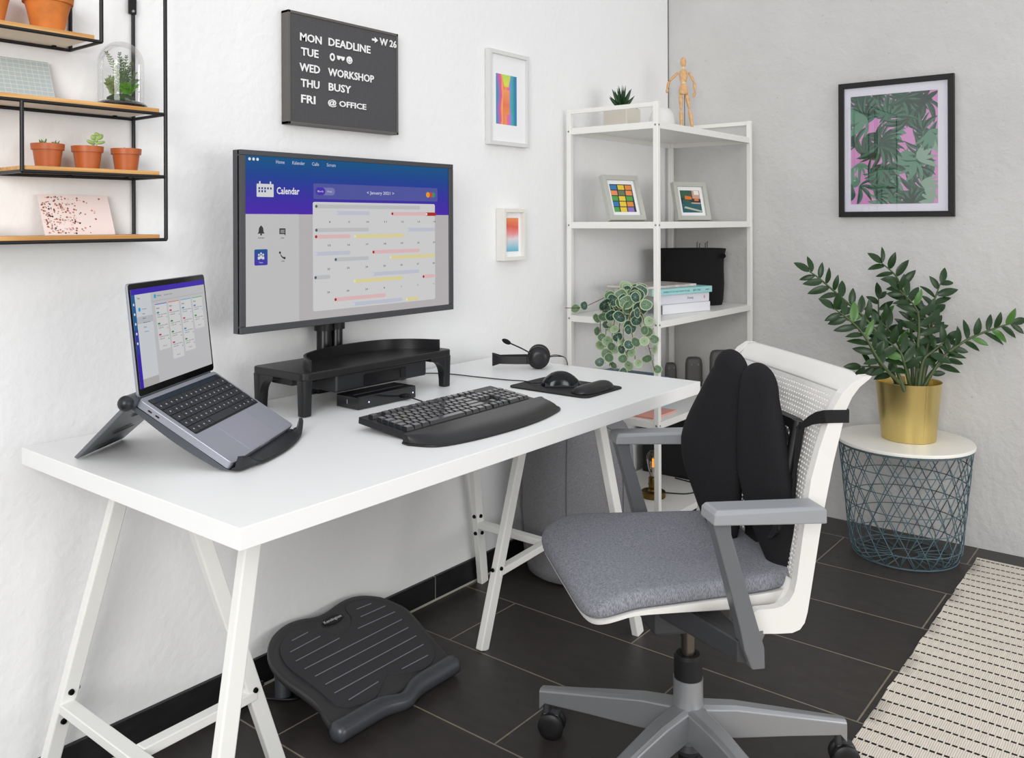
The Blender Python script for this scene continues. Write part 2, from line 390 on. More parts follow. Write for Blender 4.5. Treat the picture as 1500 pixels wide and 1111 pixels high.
# bell, chat, phone, people
D.poly([(-2.305, 1.164), (-2.302, 1.168), (-2.301, 1.177), (-2.298, 1.181), (-2.295, 1.1835), (-2.292, 1.181), (-2.289, 1.177), (-2.288, 1.168), (-2.285, 1.164)], ic, 3); D.disc(-2.295, 1.162, .0025, ic, 3)
D.rect(-2.243, 1.162, -2.225, 1.176, ic, 3, .001); D.poly([(-2.23, 1.163), (-2.225, 1.158), (-2.225, 1.166)], ic, 3)
for i in range(3): D.rect(-2.24, 1.165+.003*i, -2.228, 1.1662+.003*i, W, 4)
D.rect(-2.314, 1.089, -2.277, 1.127, grad_mat('screen_tile', [(0, '4b30b4'), (1, '1e5a96')], 1.089-.93, 1.127-.93, .8), 3, .003)
for dx, dz in ((-.006, .0), (0, .003), (.006, 0)): D.disc(-2.2955+dx, 1.114+dz, .0026, wi, 4); D.rect(-2.2985+dx, 1.103+dz*.5, -2.2925+dx, 1.110+dz, wi, 4, .001)
D.text('Team', -2.302, -2.29, 1.094, 1.0975, tw, 4); D.text('Activities', -2.304, -2.286, 1.1525, 1.1555, ic, 4); D.text('Chat', -2.239, -2.229, 1.1515, 1.1545, ic, 4); D.text('Calls', -2.238, -2.228, 1.0955, 1.0985, ic, 4)
ph = [Vector((-2.242, 1.119, 0)), Vector((-2.239, 1.111, 0)), Vector((-2.234, 1.106, 0)), Vector((-2.227, 1.103, 0))]
for i in range(3): D.poly([(ph[i].x, ph[i].y+.002), (ph[i].x, ph[i].y-.002), (ph[i+1].x, ph[i+1].y-.002), (ph[i+1].x, ph[i+1].y+.002)], ic, 3)
D.disc(-2.2415, 1.1175, .003, ic, 3); D.disc(-2.228, 1.104, .003, ic, 3)
build(D.mb, 'display', D.mats, mon, label='lit screen with a purple header over a white calendar')

arm = build(MB().cbox((-2.0, -.05, .7405), (.15, .035, .004)), 'stand', M_black, mon, label='black twin pole stand')
build(MB().cbox((-2.0, -.055, .744), (.12, .04, .012)).cbox((-2.0, -.055, .76), (.07, .034, .03)), 'clamp', M_black, arm, bevel=.002)
for x, r in ((-2.019, .019), (-1.975, .017)):
    build(MB().lathe([(0, .75), (r, .75), (r, 1.12), (r-.003, 1.125), (0, 1.125)], (x, -.047, 0), 20), 'pole', mat('arm_pole', '131315', .28), arm, smooth=40)
    build(MB().lathe([(r, .9), (r+.006, .9), (r+.006, .925), (r, .925)], (x, -.047, 0), 20), 'collar', M_black, arm, smooth=40)
build(MB().cbox((-1.99, -.085, 1.10), (.05, .04, .05)).cbox((-1.99, -.1025, 1.10), (.1, .005, .1)), 'mounting_plate', M_black, arm, bevel=.002)

# ------------------------------------------------------------------ monitor riser
rs = thing('monitor_riser', 'black plastic monitor riser with a shallow drawer and a curved guard under the big screen', 'monitor stand', (-2.015, -.18, DT))
RX0, RX1, RY0, RY1 = -2.268, -1.76, -.278, -.078
build(MB().prism(rrect(RX0, RY0, RX1, RY1, .016, 5), .018, z0=.822), 'platform', mat('riser_top', '222224', .36), rs, bevel=.003)
ML = mat('riser_leg', '242527', .33)
def riser_leg(x, y, gus):
    m = MB()
    r0 = rrect(x-.0145, y-.0145, x+.0145, y+.0145, .007, 3); r1 = rrect(x-.0125, y-.0125, x+.0125, y+.0125, .006, 3)
    m.loft([[Vector((a, b, DT+.001)) for a, b in r1], [Vector((a, b, .8235)) for a, b in r0]])
    if gus:
        dx, dy = gus; n = 8; pts = [(0, 0), (0, -.05)]
        pts = [(.0, .8235), (.0, .745)] + [(.004+.034*(1-math.cos(PI/2*i/n)), .768+.042*math.sin(PI/2*i/n)) for i in range(n+1)] + [(.055, .813), (.055, .8235)]
        A = []; B = []
        for u_, z in pts:
            c = Vector((x, y, 0))+Vector((dx, dy, 0))*(.008+u_)
            s_ = Vector((-dy, dx, 0))*.0125
            A.append(Vector((c.x, c.y, z))+s_); B.append(Vector((c.x, c.y, z))-s_)
        m.loft([A, B])
    build(m, 'leg', ML, rs, bevel=.0015, smooth=40)
riser_leg(RX0+.016, RY0+.016, None); riser_leg(RX1-.016, RY0+.016, (-1, 0)); riser_leg(RX0+.016, RY1-.016, (0, -1)); riser_leg(RX1-.016, RY1-.016, (-1, 0))
gd = []; 
for p in smooth_pts([(-2.24, -.268, 0), (-2.19, -.185, 0), (-2.11, -.142, 0), (-2.017, -.122, 0), (-1.90, -.132, 0), (-1.83, -.18, 0), (-1.79, -.258, 0)], 6): gd.append(p)
mbg = MB(); rings = []
for i, p in enumerate(gd):
    t = (gd[min(i+1, len(gd)-1)]-gd[max(i-1, 0)]).normalized(); q = Vector((-t.y, t.x, 0))*.0035
    rings.append([Vector((p.x, p.y, .8395))-q, Vector((p.x, p.y, .8395))+q, Vector((p.x, p.y, .868))+q, Vector((p.x, p.y, .868))-q])
mbg.loft(rings); build(mbg, 'guard', mat('riser_guard', '1a1a1d', .3), rs, bevel=.0008, smooth=40)
dr = build(MB().prism(rrect(-2.158, -.262, -1.845, -.10, .006, 3), .043, z0=.7785), 'drawer', mat('riser_drawer', '2c2d30', .38), rs, bevel=.004)
build(MB().prism(rrect(-2.07, .783, -1.925, .812, .006, 3), .0012, M=Matrix(((1,0,0,0),(0,0,1,-.2635),(0,1,0,0),(0,0,0,1)))), 'window', mat('drawer_window', '1b191c', .2), dr, label='recessed dark handle window')
build(MB().prism(rrect(-1.945, .786, -1.9265, .810, .005, 3), .0012, M=Matrix(((1,0,0,0),(0,0,1,-.2645),(0,1,0,0),(0,0,0,1)))), 'handle_slot', mat('slot_black', '050506', .5), dr)
build(MB().box((-2.24, -.2, .8), (-2.165, -.12, .8215)), 'rail', M_black, rs, bevel=.002)

dock = thing('docking_station', 'flat glossy black docking station with two status lights under the riser', 'docking station', (-2.03, -.27, DT))
build(MB().box((-2.132, -.312, DT+.001), (-1.937, -.232, .770)), 'case', M_gloss, dock, bevel=.002)
for i in range(26): pass
vs_ = MB()
for i in range(40): vs_.box((-2.12+.0042*i, -.285, .770), (-2.1178+.0042*i, -.280, .7706))
build(vs_, 'vent', mat('vent_grey', '3a3b40', .4), dock)
for x in (-2.098, -1.948): build(MB().lathe([(0, 0), (.0018, 0), (.0018, .0006), (0, .0006)], (x, -.3121, .7535), 10, Matrix.Rotation(PI/2, 3, 'X')), 'status_light', mat('led', 'cfd8ff', .4, emit=1.2), dock, label='small white status light')
build(MB().cbox((-2.1322, -.272, .755), (.0006, .0022, .010)), 'lock_slot', mat('slot_light', '8a8a90', .5), dock)
build(MB().cbox((-1.975, -.317, .749), (.022, .012, .008)), 'plug', M_black, dock, bevel=.001)
kc = MB().tube(smooth_pts([(-1.975, -.322, .748), (-1.97, -.36, .742), (-1.985, -.41, .741), (-2.0, -.452, .745)], 6), .0017, 8)
tag(build(kc, 'cable', M_black, loc=(-1.975, -.35, DT), smooth=60), 'short black cable from the docking station to the back of the keyboard', 'cable')

# ------------------------------------------------------------------ laptop and stand
LO = Vector((-2.71385, -.37104, .86714)); th, ti, li = .55674, .56043, 2.23937
w = Vector((math.cos(th), math.sin(th), 0)); f = Vector((math.sin(th), -math.cos(th), 0)); d = f*math.cos(ti)-Vector((0,0,1))*math.sin(ti)
n = w.cross(-d); n = n if n.z > 0 else -n; n.normalize()
lv = (d*math.cos(li)+n*math.sin(li)).normalized(); ln = lv.cross(w); ln = ln if ln.dot(f) > 0 else -ln
LW, LD = .304, .212
def B(a, b, h=0): return LO+w*a+d*b+n*h
def Lp(a, b, h=0): return LO+w*a+lv*b+ln*h
lap = thing('laptop', 'slim grey laptop open on the tilted stand, screen showing a task board', 'laptop', tuple(B(LW/2, LD/2, -.014)))
M_alu = mat('laptop_aluminium', '9a9ca6', .42, .45); M_edge = mat('laptop_edge', 'c9c9d2', .35, .5)
MBm = Matrix((( w.x, -d.x, n.x, LO.x), (w.y, -d.y, n.y, LO.y), (w.z, -d.z, n.z, LO.z), (0,0,0,1)))
m = MB().prism(rrect(0, -LD, LW, 0, .009, 5), .0145, M=MBm, z0=-.0145)
base = build(m, 'base', M_alu, lap, bevel=.0012)
ML_ = Matrix(((w.x, lv.x, -ln.x, LO.x), (w.y, lv.y, -ln.y, LO.y), (w.z, lv.z, -ln.z, LO.z), (0,0,0,1)))
lid = build(MB().prism(rrect(0, .002, LW, .2125, .008, 5), .005, M=ML_, z0=.0), 'lid', M_alu, lap, bevel=.0008)
build(MB().prism(rrect(.0015, .003, LW-.0015, .211, .007, 5), .0006, M=ML_, z0=-.0006), 'screen_bezel', mat('lid_black', '0a0a0b', .12), lid)
D2 = Display(lambda x, z, h: Lp(x, z, .0008+h))
SA, SB, TA, TB = .007, .297, .0165, .2005
D2.rect(SA, TA, SB, TB, ui('b8b8ba', .9), 0); D2.rect(SA, TB-.0105, SB, TB, ui('3a1fae', .8), 2)
m_side = ui('1c5f96', .8)
D2.rect(SA, TA, .0195, TB-.0105, m_side, 1); D2.rect(SA, TA, .0195, .08, ui('3a1fae', .8), 2); D2.rect(SA, .08, .0195, .125, ui('2c3aa0', .8), 2)
D2.rect(.0195, .032, .0755, TB-.0105, ui('c9cdd1', .85), 1); D2.rect(.0195, TA, .0755, .032, ui('aeaaab', .85), 1); D2.rect(.0195, .135, .0755, .148, ui('b4b8bc', .85), 2)
D2.rect(.0755, .172, SB, .1732, ui('adadb0', .85), 2)
cols = ((.088, .131, .0765, '5a4ad0', ('2f8ab5', '2c8a3c', 'c02a78')), (.137, .181, .052, 'e06a3a', ('c02a78', '2c8a3c', '2c8a3c', 'c02a78')), (.188, .231, .06, '35a7d8', ('2f8ab5', 'c02a78', '2f8ab5', '2c8a3c')), (.238, .281, .1, '48b05c', ('2f8ab5', '2c8a3c')))
for a, b, bot, c, tags in cols:
    D2.rect(a, bot, b, .166, ui('cfcfd0', .85), 2, .002); D2.rect(a, .1648, b, .1662, ui(c, .8), 3)
    D2.text('Status', a+.003, a+.014, .1565, .1595, ui('3c3c40', .8), 4); D2.text('Add card', a+.014, a+.028, bot+.0055, bot+.008, ui('808084', .8), 4)
    for i, tcol in enumerate(tags):
        z = .1475-.0215*i
        D2.rect(a+.003, z, a+.012, z+.0032, ui(tcol, .8), 4, .001); D2.text('Prepare team meeting', a+.004, b-.004, z-.0042, z-.0015, ui('6a6a6e', .8), 4); D2.text('notes list', a+.004, b-.02, z-.0078, z-.0055, ui('6a6a6e', .8), 4)
        D2.disc(b-.004, z-.0095, .0013, ui(('2fa5c8', 'd8602c', '2c7a8c', '4a40d0')[i % 4], .8), 4)
for i in range(5): D2.disc(.0132, .172-.018*i, .0025, ui('dfe6ee', .8), 4)
D2.text('Team', .026, .036, .181, .1845, ui('3c3c40', .8), 4); D2.disc(.031, .1615, .004, ui('1fa5d8', .8), 4)
for i, (t, L_) in enumerate((('Project', .016), ('Inbox', .009), ('Board', .01), ('Meeting notes', .024), ('Files', .01), ('Archive', .016))): D2.text(t, .04, .04+L_, .16-.0085*i, .1625-.0085*i, ui('55555a' if i < 5 else '2f8ab5', .8), 4)
D2.disc(.0905, .1818, .0043, ui('1fa5d8', .8), 4); D2.text('Planning', .098, .114, .18, .1835, ui('55555a', .8), 4); D2.text('List Board Chart', .125, .158, .1805, .183, ui('6c6c70', .8), 4)
build(D2.mb, 'display', D2.mats, lid, label='lit screen with a purple bar and four card columns')
# base details
M_key = mat('laptop_key', '2b2e34', .4); M_well = mat('key_well', '17181b', .5)
def kplate(x0, y0, x1, y1, h0, h1, name, m, par, r=.001, **k):
    return build(MB().prism(rrect(x0, -y1, x1, -y0, r, 3), h1-h0, M=MBm, z0=h0), name, m, par, **k)
kplate(.0125, .0105, .2955, .1225, .0, .0003, 'key_well', M_well, base, .003)
kplate(.031, .0125, .281, .0225, .0003, .0006, 'touch_bar', mat('touch_bar', '232f3c', .15), base)
kplate(.014, .0125, .029, .0225, .0003, .0012, 'key', M_key, base); kplate(.283, .0125, .294, .0225, .0003, .0012, 'key', M_key, base)
kplate(.087, .127, .219, .2095, .0, .0003, 'trackpad', mat('trackpad', '9fa0ac', .3, .5), base, .003)
kplate(.128, .2105, .176, .2122, -.006, -.001, 'thumb_notch', M_edge, base)
rows = [[1]*13+[1.45], [1.45]+[1]*12+[.98], [1.75]+[1]*11+[1.7], [1.2]+[1]*11+[2.25], [1,1,1,1.2,5.1,1.2,1,1,1,1]]
legends = MB(); lgd_m = mat('key_legend', 'aeb4bd', .5)
y = .0265
for ri, row in enumerate(rows):
    u_ = (.2950-.0135-.0016*(len(row)))/sum(row); x = .0145
    for ci, k in enumerate(row):
        wd = u_*k
        kh = .0165
        if ri == 4 and ci in (7, 9): kplate(x, y+.0088, x+wd, y+kh, .0003, .0014, 'key', M_key, base)
        else:
            kplate(x, y, x+wd, y+kh, .0003, .0014, 'key', M_key, base)
        cx = x+wd/2; cy = y+kh/2; q = .0016
        if not (ri == 4 and ci == 4): legends.poly([B(cx-q, cy+q, .0016), B(cx+q, cy+q, .0016), B(cx+q, cy-q, .0016), B(cx-q, cy-q, .0016)])
        x += wd+.0016
    y += .0165+.0024
build(legends, 'key_legends', lgd_m, base)
for dd in (.03, .047): build(MB().prism(rrect(-dd-.0045, -.0095, -dd+.0045, -.0065, .0014, 3), .0004, M=Matrix(((-d.x, n.x, w.x, LO.x-w.x*.0004), (-d.y, n.y, w.y, LO.y-w.y*.0004), (-d.z, n.z, w.z, LO.z-w.z*.0004), (0,0,0,1)))), 'port', mat('port_dark', '2a1512', .5), base)

st = thing('laptop_stand', 'dark grey folding laptop stand with slotted rear leg holding the laptop', 'laptop stand', tuple(Vector((LO+w*.14).xy.to_3d())+Vector((0,0,DT))))
M_st = mat('stand_plastic', '474b51', .35); M_std = mat('stand_dark', '2a2c30', .35)
# tray: curved slab below the laptop
tr = MB(); rings = []
N = 16
for i in range(N+1):
    t = i/N; b = -.012+t*(LD+.028)
    top = -.0158-.0006; bot = -.0235-.0085*math.sin(PI*min(1, t*1.05))**1.2
    if t > .93: top = -.0164
    a0 = .0+.004*math.sin(PI*t); a1 = LW-.006
    rings.append([B(a0, b, bot), B(a1, b, bot), B(a1, b, top), B(a0, b, top)])
tr.loft(rings); tr.v = [Vector((v.x, v.y, max(v.z, DT+.0045))) for v in tr.v]; build(tr, 'tray', M_st, st, bevel=.002)
lip = MB(); rings = []; ZB = DT+.0045
for i in range(33):
    t = i/32; a = -.003+t*(LW+.006); e = min(t, 1-t)*2
    k_ = .5-.5*math.cos(PI*min(1, e*2.6)); fwd_ = .004+.026*math.sin(PI*t)**.8
    e0 = B(a, LD+.004, 0); e0 = Vector((e0.x, e0.y, 0))+f*fwd_
    zt = .7685-.0215*k_
    P0 = lambda o_, z_: Vector((e0.x, e0.y, z_))+f*o_
    rings.append([P0(-.010, ZB), P0(.006, ZB), P0(.013, zt-.004), P0(.011, zt), P0(.004, zt), P0(-.002, ZB+.006), P0(-.03*k_-.008, ZB+.004)])
lip.loft(rings); build(lip, 'front_lip', mat('lip_rubber', '2c2e32', .35), st, smooth=50)
M = Matrix((w, -d, n)).transposed()
rl = MB().tube([B(-.016, -.0105, -.0125), B(LW-.01, -.0105, -.0125)], .0135, 20); build(rl, 'hinge_roller', M_st, st, smooth=40)
build(MB().ell(B(-.0175, -.0105, -.0125), (.0145, .0145, .0145), seg=20, n=12), 'hinge_cap', M_std, st, smooth=60)
h0 = B(.0, -.0105, -.0125); h1 = B(.20, -.0105, -.0125)
f0 = Vector((-2.757, -.213, DT+.001)); f1 = f0+w*.16
nn = (h1-h0).cross(f0-h0).normalized()*.005
pn = MB().loft([[h0-nn, h1-nn, h1+nn, h0+nn], [f0-nn, f1-nn, f1+nn, f0+nn]]); 
pn.v = [Vector((v.x, v.y, max(v.z, DT+.0012))) for v in pn.v]
build(pn, 'rear_leg', mat('stand_leg_grey', '6b6f74', .3, .4), st, bevel=.002)
for t, L_ in ((.33, .07), (.62, .08), (.88, .085)):
    cA = h0.lerp(f0, t); cB = h1.lerp(f1, t); c = (cA+cB)/2; e = (cB-cA).normalized(); g_ = (f0-h0).normalized()
    side = nn.normalized() if nn.dot(Vector((-1, -1, -1))) > 0 else -nn.normalized()
    for s_ in (1, -1):
        build(MB().poly([c+nn.normalized()*s_*.0056+e*(L_/2*math.cos(2*PI*j/20))+g_*(.006*math.sin(2*PI*j/20)) for j in range(20)]), 'slot', mat('stand_slot', '101113', .5), st)
for a in (.03, LW-.03):
    c = B(a, LD+.012, -.036); c = Vector((c.x, c.y, DT+.0065))+f*.012
    build(MB().tube([c-w*.008, c+w*.008], .006, 14), 'foot', M_matte, st, smooth=40)

# ------------------------------------------------------------------ keyboard
KO = Vector((-2.2655, -.4618, .7674)); kt, kp = .0139, .1043
kw = Vector((math.cos(kt), math.sin(kt), 0)); kf = Vector((math.sin(kt), -math.cos(kt), 0)); kd = kf*math.cos(kp)-Vector((0,0,1))*math.sin(kp); kn = kw.cross(-kd); kn = kn if kn.z > 0 else -kn
def K(a, b, h=0): return KO+kw*a+kd*b+kn*h
MK = Matrix(((kw.x, -kd.x, kn.x, KO.x), (kw.y, -kd.y, kn.y, KO.y), (kw.z, -kd.z, kn.z, KO.z), (0,0,0,1)))
kb = thing('keyboard', 'full size black computer keyboard with a number pad on the desk front', 'keyboard', (KO.x+.22, KO.y-.08, DT))
KW, KD = .455, .156
build(MB().prism(rrect(0, -KD, KW, 0, .004, 3), .014, M=MK, z0=-.014), 'case', mat('keyboard_case', '242528', .35), kb, bevel=.0015)
build(MB().prism(rrect(.004, -KD+.001, KW-.004, -KD+.0065, .001, 2), .0015, M=MK, z0=0), 'front_strip', mat('keyboard_strip', '9aa0ab', .25, .6), kb, label='silver front strip')
build(MB().box((KO.x+.03, KO.y-.02, DT+.0005), (KO.x+.06, KO.y-.008, KO.z-.013)).box((KO.x+.39, KO.y-.02, DT+.0005), (KO.x+.42, KO.y-.008, KO.z-.013)), 'foot', M_black, kb, bevel=.001)
build(MB().box((KO.x+.02, KO.y-.13, DT+.0005), (KO.x+.05, KO.y-.12, DT+.006)).box((KO.x+.39, KO.y-.13, DT+.0005), (KO.x+.42, KO.y-.12, DT+.006)), 'foot', M_black, kb)
keys = []
def kr(x, y, k=1, h=1): keys.append((x, y, k, h))
U = .019
x = .012; yF = .016
kr(x, yF)
for gx in (2, 6.5, 11):
    for i in range(4): kr(x+U*(gx+i), yF)
for i in range(3): kr(x+U*(15.25+i), yF)
y = .043
for i in range(13): kr(x+U*i, y)
kr(x+U*13, y, 2)
kr(x, y+U, 1.5); [kr(x+U*(1.5+i), y+U) for i in range(12)]; kr(x+U*13.5, y+U, 1.5)
kr(x, y+2*U, 1.75); [kr(x+U*(1.75+i), y+2*U) for i in range(11)]; kr(x+U*12.75, y+2*U, 2.25)
kr(x, y+3*U, 1.25); [kr(x+U*(1.25+i), y+3*U) for i in range(11)]; kr(x+U*12.25, y+3*U, 2.75)
kr(x, y+4*U, 1.25); kr(x+U*1.25, y+4*U, 1.25); kr(x+U*2.5, y+4*U, 1.25); kr(x+U*3.75, y+4*U, 6.25)
for i in range(4): kr(x+U*(10+1.25*i), y+4*U, 1.25)
for j in range(2):
    for i in range(3): kr(x+U*(15.25+i), y+j*U)
kr(x+U*16.25, y+3*U); [kr(x+U*(15.25+i), y+4*U) for i in range(3)]
for j in range(4):
    for i in range(3): kr(x+U*(18.5+i), y+j*U)
kr(x+U*21.5, y); kr(x+U*21.5, y+U, 1, 2); kr(x+U*21.5, y+3*U, 1, 2); kr(x+U*18.5, y+4*U, 2); kr(x+U*20.5, y+4*U)
M_kk = mat('keycap', '1f2024', .16, coat=1)
keys.sort(key=lambda k: -k[1]*10-k[2])
rest = MB()
def keycap(m, x, y, k, h):
    x0, x1 = x+.0007, x+U*k-.0007; y0, y1 = y+.0007, y+U*h-.0007
    m.loft([[K(a, b, 0) for a, b in ((x0, y0), (x0, y1), (x1, y1), (x1, y0))], [K(a, b, .0078) for a, b in ((x0+.0022, y0+.001), (x0+.0022, y1-.0036), (x1-.0022, y1-.0036), (x1-.0022, y0+.001))]])
for i, (a, b, k, h) in enumerate(keys):
    if i < 96:
        m = MB(); keycap(m, a, b, k, h); build(m, 'key', M_kk, kb, bevel=.0006)
    else: keycap(rest, a, b, k, h)
o = build(rest, 'back_row_keys', M_kk, kb, bevel=.0006); o['kind'] = 'stuff'

wr = thing('wrist_rest', 'long curved black padded wrist rest along the front of the keyboard', 'wrist rest', (-2.04, -.66, DT))
outer = smooth_pts([(-2.288, -.640, 0), (-2.262, -.692, 0), (-2.2, -.714, 0), (-2.1, -.724, 0), (-1.98, -.722, 0), (-1.88, -.705, 0), (-1.822, -.68, 0), (-1.803, -.622, 0)], 6)
nO = len(outer)
def wr_rings(z0_, hh, ins):
    rr_ = []
    for i, p in enumerate(outer):
        t = i/(nO-1); q = Vector((-2.288+.475*t, -.622+.008*t, 0))
        ring = []
        for k in range(11):
            s_ = k/10; pos = q.lerp(p, s_); dv = (p-q).normalized()
            zz = z0_+hh*(min(1, (1-(abs(s_-.45)/.55)**3.2)) if s_ > .45 else 1)
            ring.append(Vector((pos.x, pos.y, zz)))
        ring.append(Vector((p.x, p.y, z0_))); ring.append(Vector((q.x, q.y, z0_)))
        rr_.append(ring)
    return rr_
build(MB().loft(wr_rings(DT+.0045, .0165, 0)), 'pad', mat('leatherette', '232325', .36, bump=.08, bscale=900), wr, smooth=50, bevel=.003, seg=3)
bs = [Vector((-2.288, -.619, 0))]+[p+(p-Vector((-2.04, -.62, 0))).normalized()*.004 for p in outer]+[Vector((-1.803, -.612, 0))]
build(MB().prism([(p.x, p.y) for p in bs], .0045, z0=DT+.0003), 'base', M_black, wr, bevel=.001)

# ------------------------------------------------------------------ mouse pad, mouse, headset
mp = thing('mouse_pad', 'black mouse pad with a padded wrist roll near the right desk edge', 'mouse pad', (-1.59, -.53, DT))
build(MB().prism(rrect(-1.683, -.668, -1.497, -.408, .022, 6), .004, z0=DT+.0003), 'mat', mat('pad_cloth', '222224', .65, bump=.1, bscale=1500), mp, bevel=.001)
mm = MB(); rings = []
for i in range(21):
    t = i/20; xx = -1.669+.158*t; e = math.sqrt(max(.0, 1-(abs(2*t-1))**5))
    rings.append([Vector((xx, -.625+(.026*e+.004)*math.cos(2*PI*j/16)-.006*math.sin(PI*t), DT+.0045+max(0, (.0185*e+.001)*math.sin(2*PI*j/16)+.001))) for j in range(16)])
mm.loft(rings); build(mm, 'wrist_roll', mat('leatherette', '232325'), mp, smooth=60)
mo = thing('mouse', 'glossy black corded computer mouse resting on the mouse pad', 'mouse', (-1.588, -.522, DT+.0045), math.radians(38))
mf = FR[mo.name]
mr_ = MB(); rings = []
for i in range(15):
    t = i/14; yy = -.055+.11*t; e = math.sqrt(max(0, 1-abs(2*t-1)**2.6)); hh = .037*(math.sin(PI*(.12+.8*(1-t)))**.7)*e+.002; ww = (.031-.004*math.cos(PI*(2*t-1)))*e+.001
    rings.append([mf @ Vector((ww*math.copysign(abs(math.cos(a))**.8, math.cos(a)), yy, .001+max(0, hh*math.sin(a)))) for a in [2*PI*j/20 for j in range(20)]])
mr_.loft(rings); build(mr_, 'body', mat('mouse_gloss', '07080c', .16, spec=.3), mo, smooth=60)
rings = []; ms = MB()
for i in range(9):
    t = i/8; yy = -.045+.09*t
    for_ = None
    rings.append([mf @ Vector((.0305*math.cos(a), yy, .001+max(0, .014*math.sin(a)))) for a in [2*PI*j/12 for j in range(12)]])
ms.loft(rings); build(ms, 'side_grip', mat('mouse_side', '20252e', .3), mo, smooth=60)
build(MB().tube([mf @ Vector((-.003, .022, .0265)), mf @ Vector((.003, .022, .0265))], .0085, 16), 'scroll_wheel', M_matte, mo, smooth=40)
mc = MB().tube(smooth_pts([tuple(mf @ Vector((0, .053, .008))), (-1.628, -.462, .748), (-1.60, -.40, .7425), (-1.61, -.345, .741), (-1.625, -.25, .741), (-1.645, -.13, .741), (-1.72, -.06, .741), (-1.84, -.06, .741)], 8), .0016, 8)
tag(build(mc, 'cable', M_black, loc=(-1.62, -.3, DT), smooth=60), 'thin black mouse cable curving across the desk from behind the riser', 'cable')

hs = thing('headset', 'black headset with a boom microphone lying on the far right of the desk', 'headset', (-1.37, -.24, DT))
vr = Vector((.629, -.778, 0)); va = Vector((.778, .629, 0)); uz = Vector((0,0,1))
E1 = Vector((-1.398, -.303, .7735)); E2 = E1+va*.052+vr*.004
def disc_frame(c, ax): 
    ax = ax.normalized(); a = Vector((0,0,1)).cross(ax).normalized(); return Matrix((a, ax.cross(a), ax)).transposed(), c
for E_, s_ in ((E1, -1), (E2, 1)):
    Mx, c = disc_frame(E_, va*s_)
    build(MB().lathe([(0, -.016), (.028, -.016), (.0345, -.010), (.0345, .0), (.030, .004), (0, .004)], E_, 28, Mx), 'ear_cushion', mat('ear_leather', '1a1a1c', .4), hs, smooth=40)
    build(MB().lathe([(.026, .003), (.027, .010), (.022, .0145), (.012, .0155), (0, .0155)], E_, 28, Mx), 'ear_cup', mat('ear_cup', '232326', .35), hs, smooth=40)
bn = []
for i in range(25):
    a = PI*i/24; off = -vr*(.142*math.sin(a)**.75)
    p = E1.lerp(E2, (1-math.cos(a))/2)+off; p.z = .765
    bn.append((p, a))
rings = []
for i, (p, a) in enumerate(bn):
    pn_ = bn[min(i+1, 24)][0]; pp = bn[max(i-1, 0)][0]; t = (pn_-pp).normalized(); q = Vector((-t.y, t.x, 0))*.0018
    hgt = .0115+(.009*max(0, math.sin(a)-.80)/.2)
    rings.append([p-q-uz*hgt, p+q-uz*hgt, p+q+uz*hgt, p-q+uz*hgt])
build(MB().loft(rings), 'headband', mat('headband', '242427', .4), hs, bevel=.0008, smooth=50)
for E_ in (E1, E2):
    build(MB().bar(E_-vr*.012+uz*-.006, E_-vr*.036+uz*-.007, .008, .02), 'yoke', M_black, hs, bevel=.002)
mt = E1-vr*.092+uz*.047
build(MB().tube(smooth_pts([tuple(E1-vr*.02-va*.006+uz*.012), tuple(E1-vr*.05+uz*.028), tuple(mt)], 5), .0022, 8), 'microphone_boom', M_black, hs, smooth=50)
dv = (mt-(E1-vr*.02+uz*.012)).normalized(); Mx, _ = disc_frame(mt, dv)
build(MB().ell(mt+dv*.006, (.0075, .0075, .015), Mx), 'microphone', mat('mic_foam', '101011', .9), hs, smooth=60)
for k in (0, 1):
    hc = MB().tube(smooth_pts([tuple(E1+vr*.034+uz*(.002+.003*k)), tuple(E1+vr*.055+uz*(.004+.004*k)), tuple(E1+vr*.082+va*.03-uz*.004), tuple(E1+vr*.094+va*(.07+.012*k)-uz*.03), tuple(E1+vr*.094+va*(.09+.012*k)-uz*.05)], 6), .0014, 6)
    build(hc, 'cord', M_black, hs, smooth=60)

# ------------------------------------------------------------------ letter board
lb = thing('letter_board', 'dark grey felt letter board with white weekday letters hanging above the monitor', 'letter board', (-1.92, 0, 1.6))
def felt():
    m = mat('felt_ribbed', '454447', .9); nt = m.node_tree; b = nt.nodes['Principled BSDF']; L = nt.links.new
    tc = nt.nodes.new('ShaderNodeTexCoord'); wv = nt.nodes.new('ShaderNodeTexWave'); wv.bands_direction = 'X'; wv.inputs['Scale'].default_value = 75
    wz = nt.nodes.new('ShaderNodeTexWave'); wz.bands_direction = 'Z'; wz.inputs['Scale'].default_value = 75
    mu = nt.nodes.new('ShaderNodeMath'); mu.operation = 'MULTIPLY'; r = nt.nodes.new('ShaderNodeValToRGB')
    r.color_ramp.elements[0].color = lin('454446'); r.color_ramp.elements[1].color = lin('5f5e60')
    L(tc.outputs['Object'], wv.inputs[0]); L(tc.outputs['Object'], wz.inputs[0]); L(wv.outputs['Fac'], mu.inputs[0]); L(wz.outputs['Fac'], mu.inputs[1]); L(mu.outputs[0], r.inputs[0]); L(r.outputs[0], b.inputs['Base Color'])
    return m
fbm = MB(); a0, a1, c0, c1 = -2.119, -1.722, 1.449, 1.7475
for q in (((a0, -.031, c0), (a1, -.001, c0+.007)), ((a0, -.031, c1-.007), (a1, -.001, c1)), ((a0, -.031, c0), (a0+.007, -.001, c1)), ((a1-.007, -.031, c0), (a1, -.001, c1))): fbm.box(*q)
build(fbm, 'frame', mat('board_frame', '5d5955', .5), lb, bevel=.0008)
build(MB().box((a0+.006, -.0285, c0+.006), (a1-.006, -.003, c1-.006)), 'felt_panel', felt(), lb)
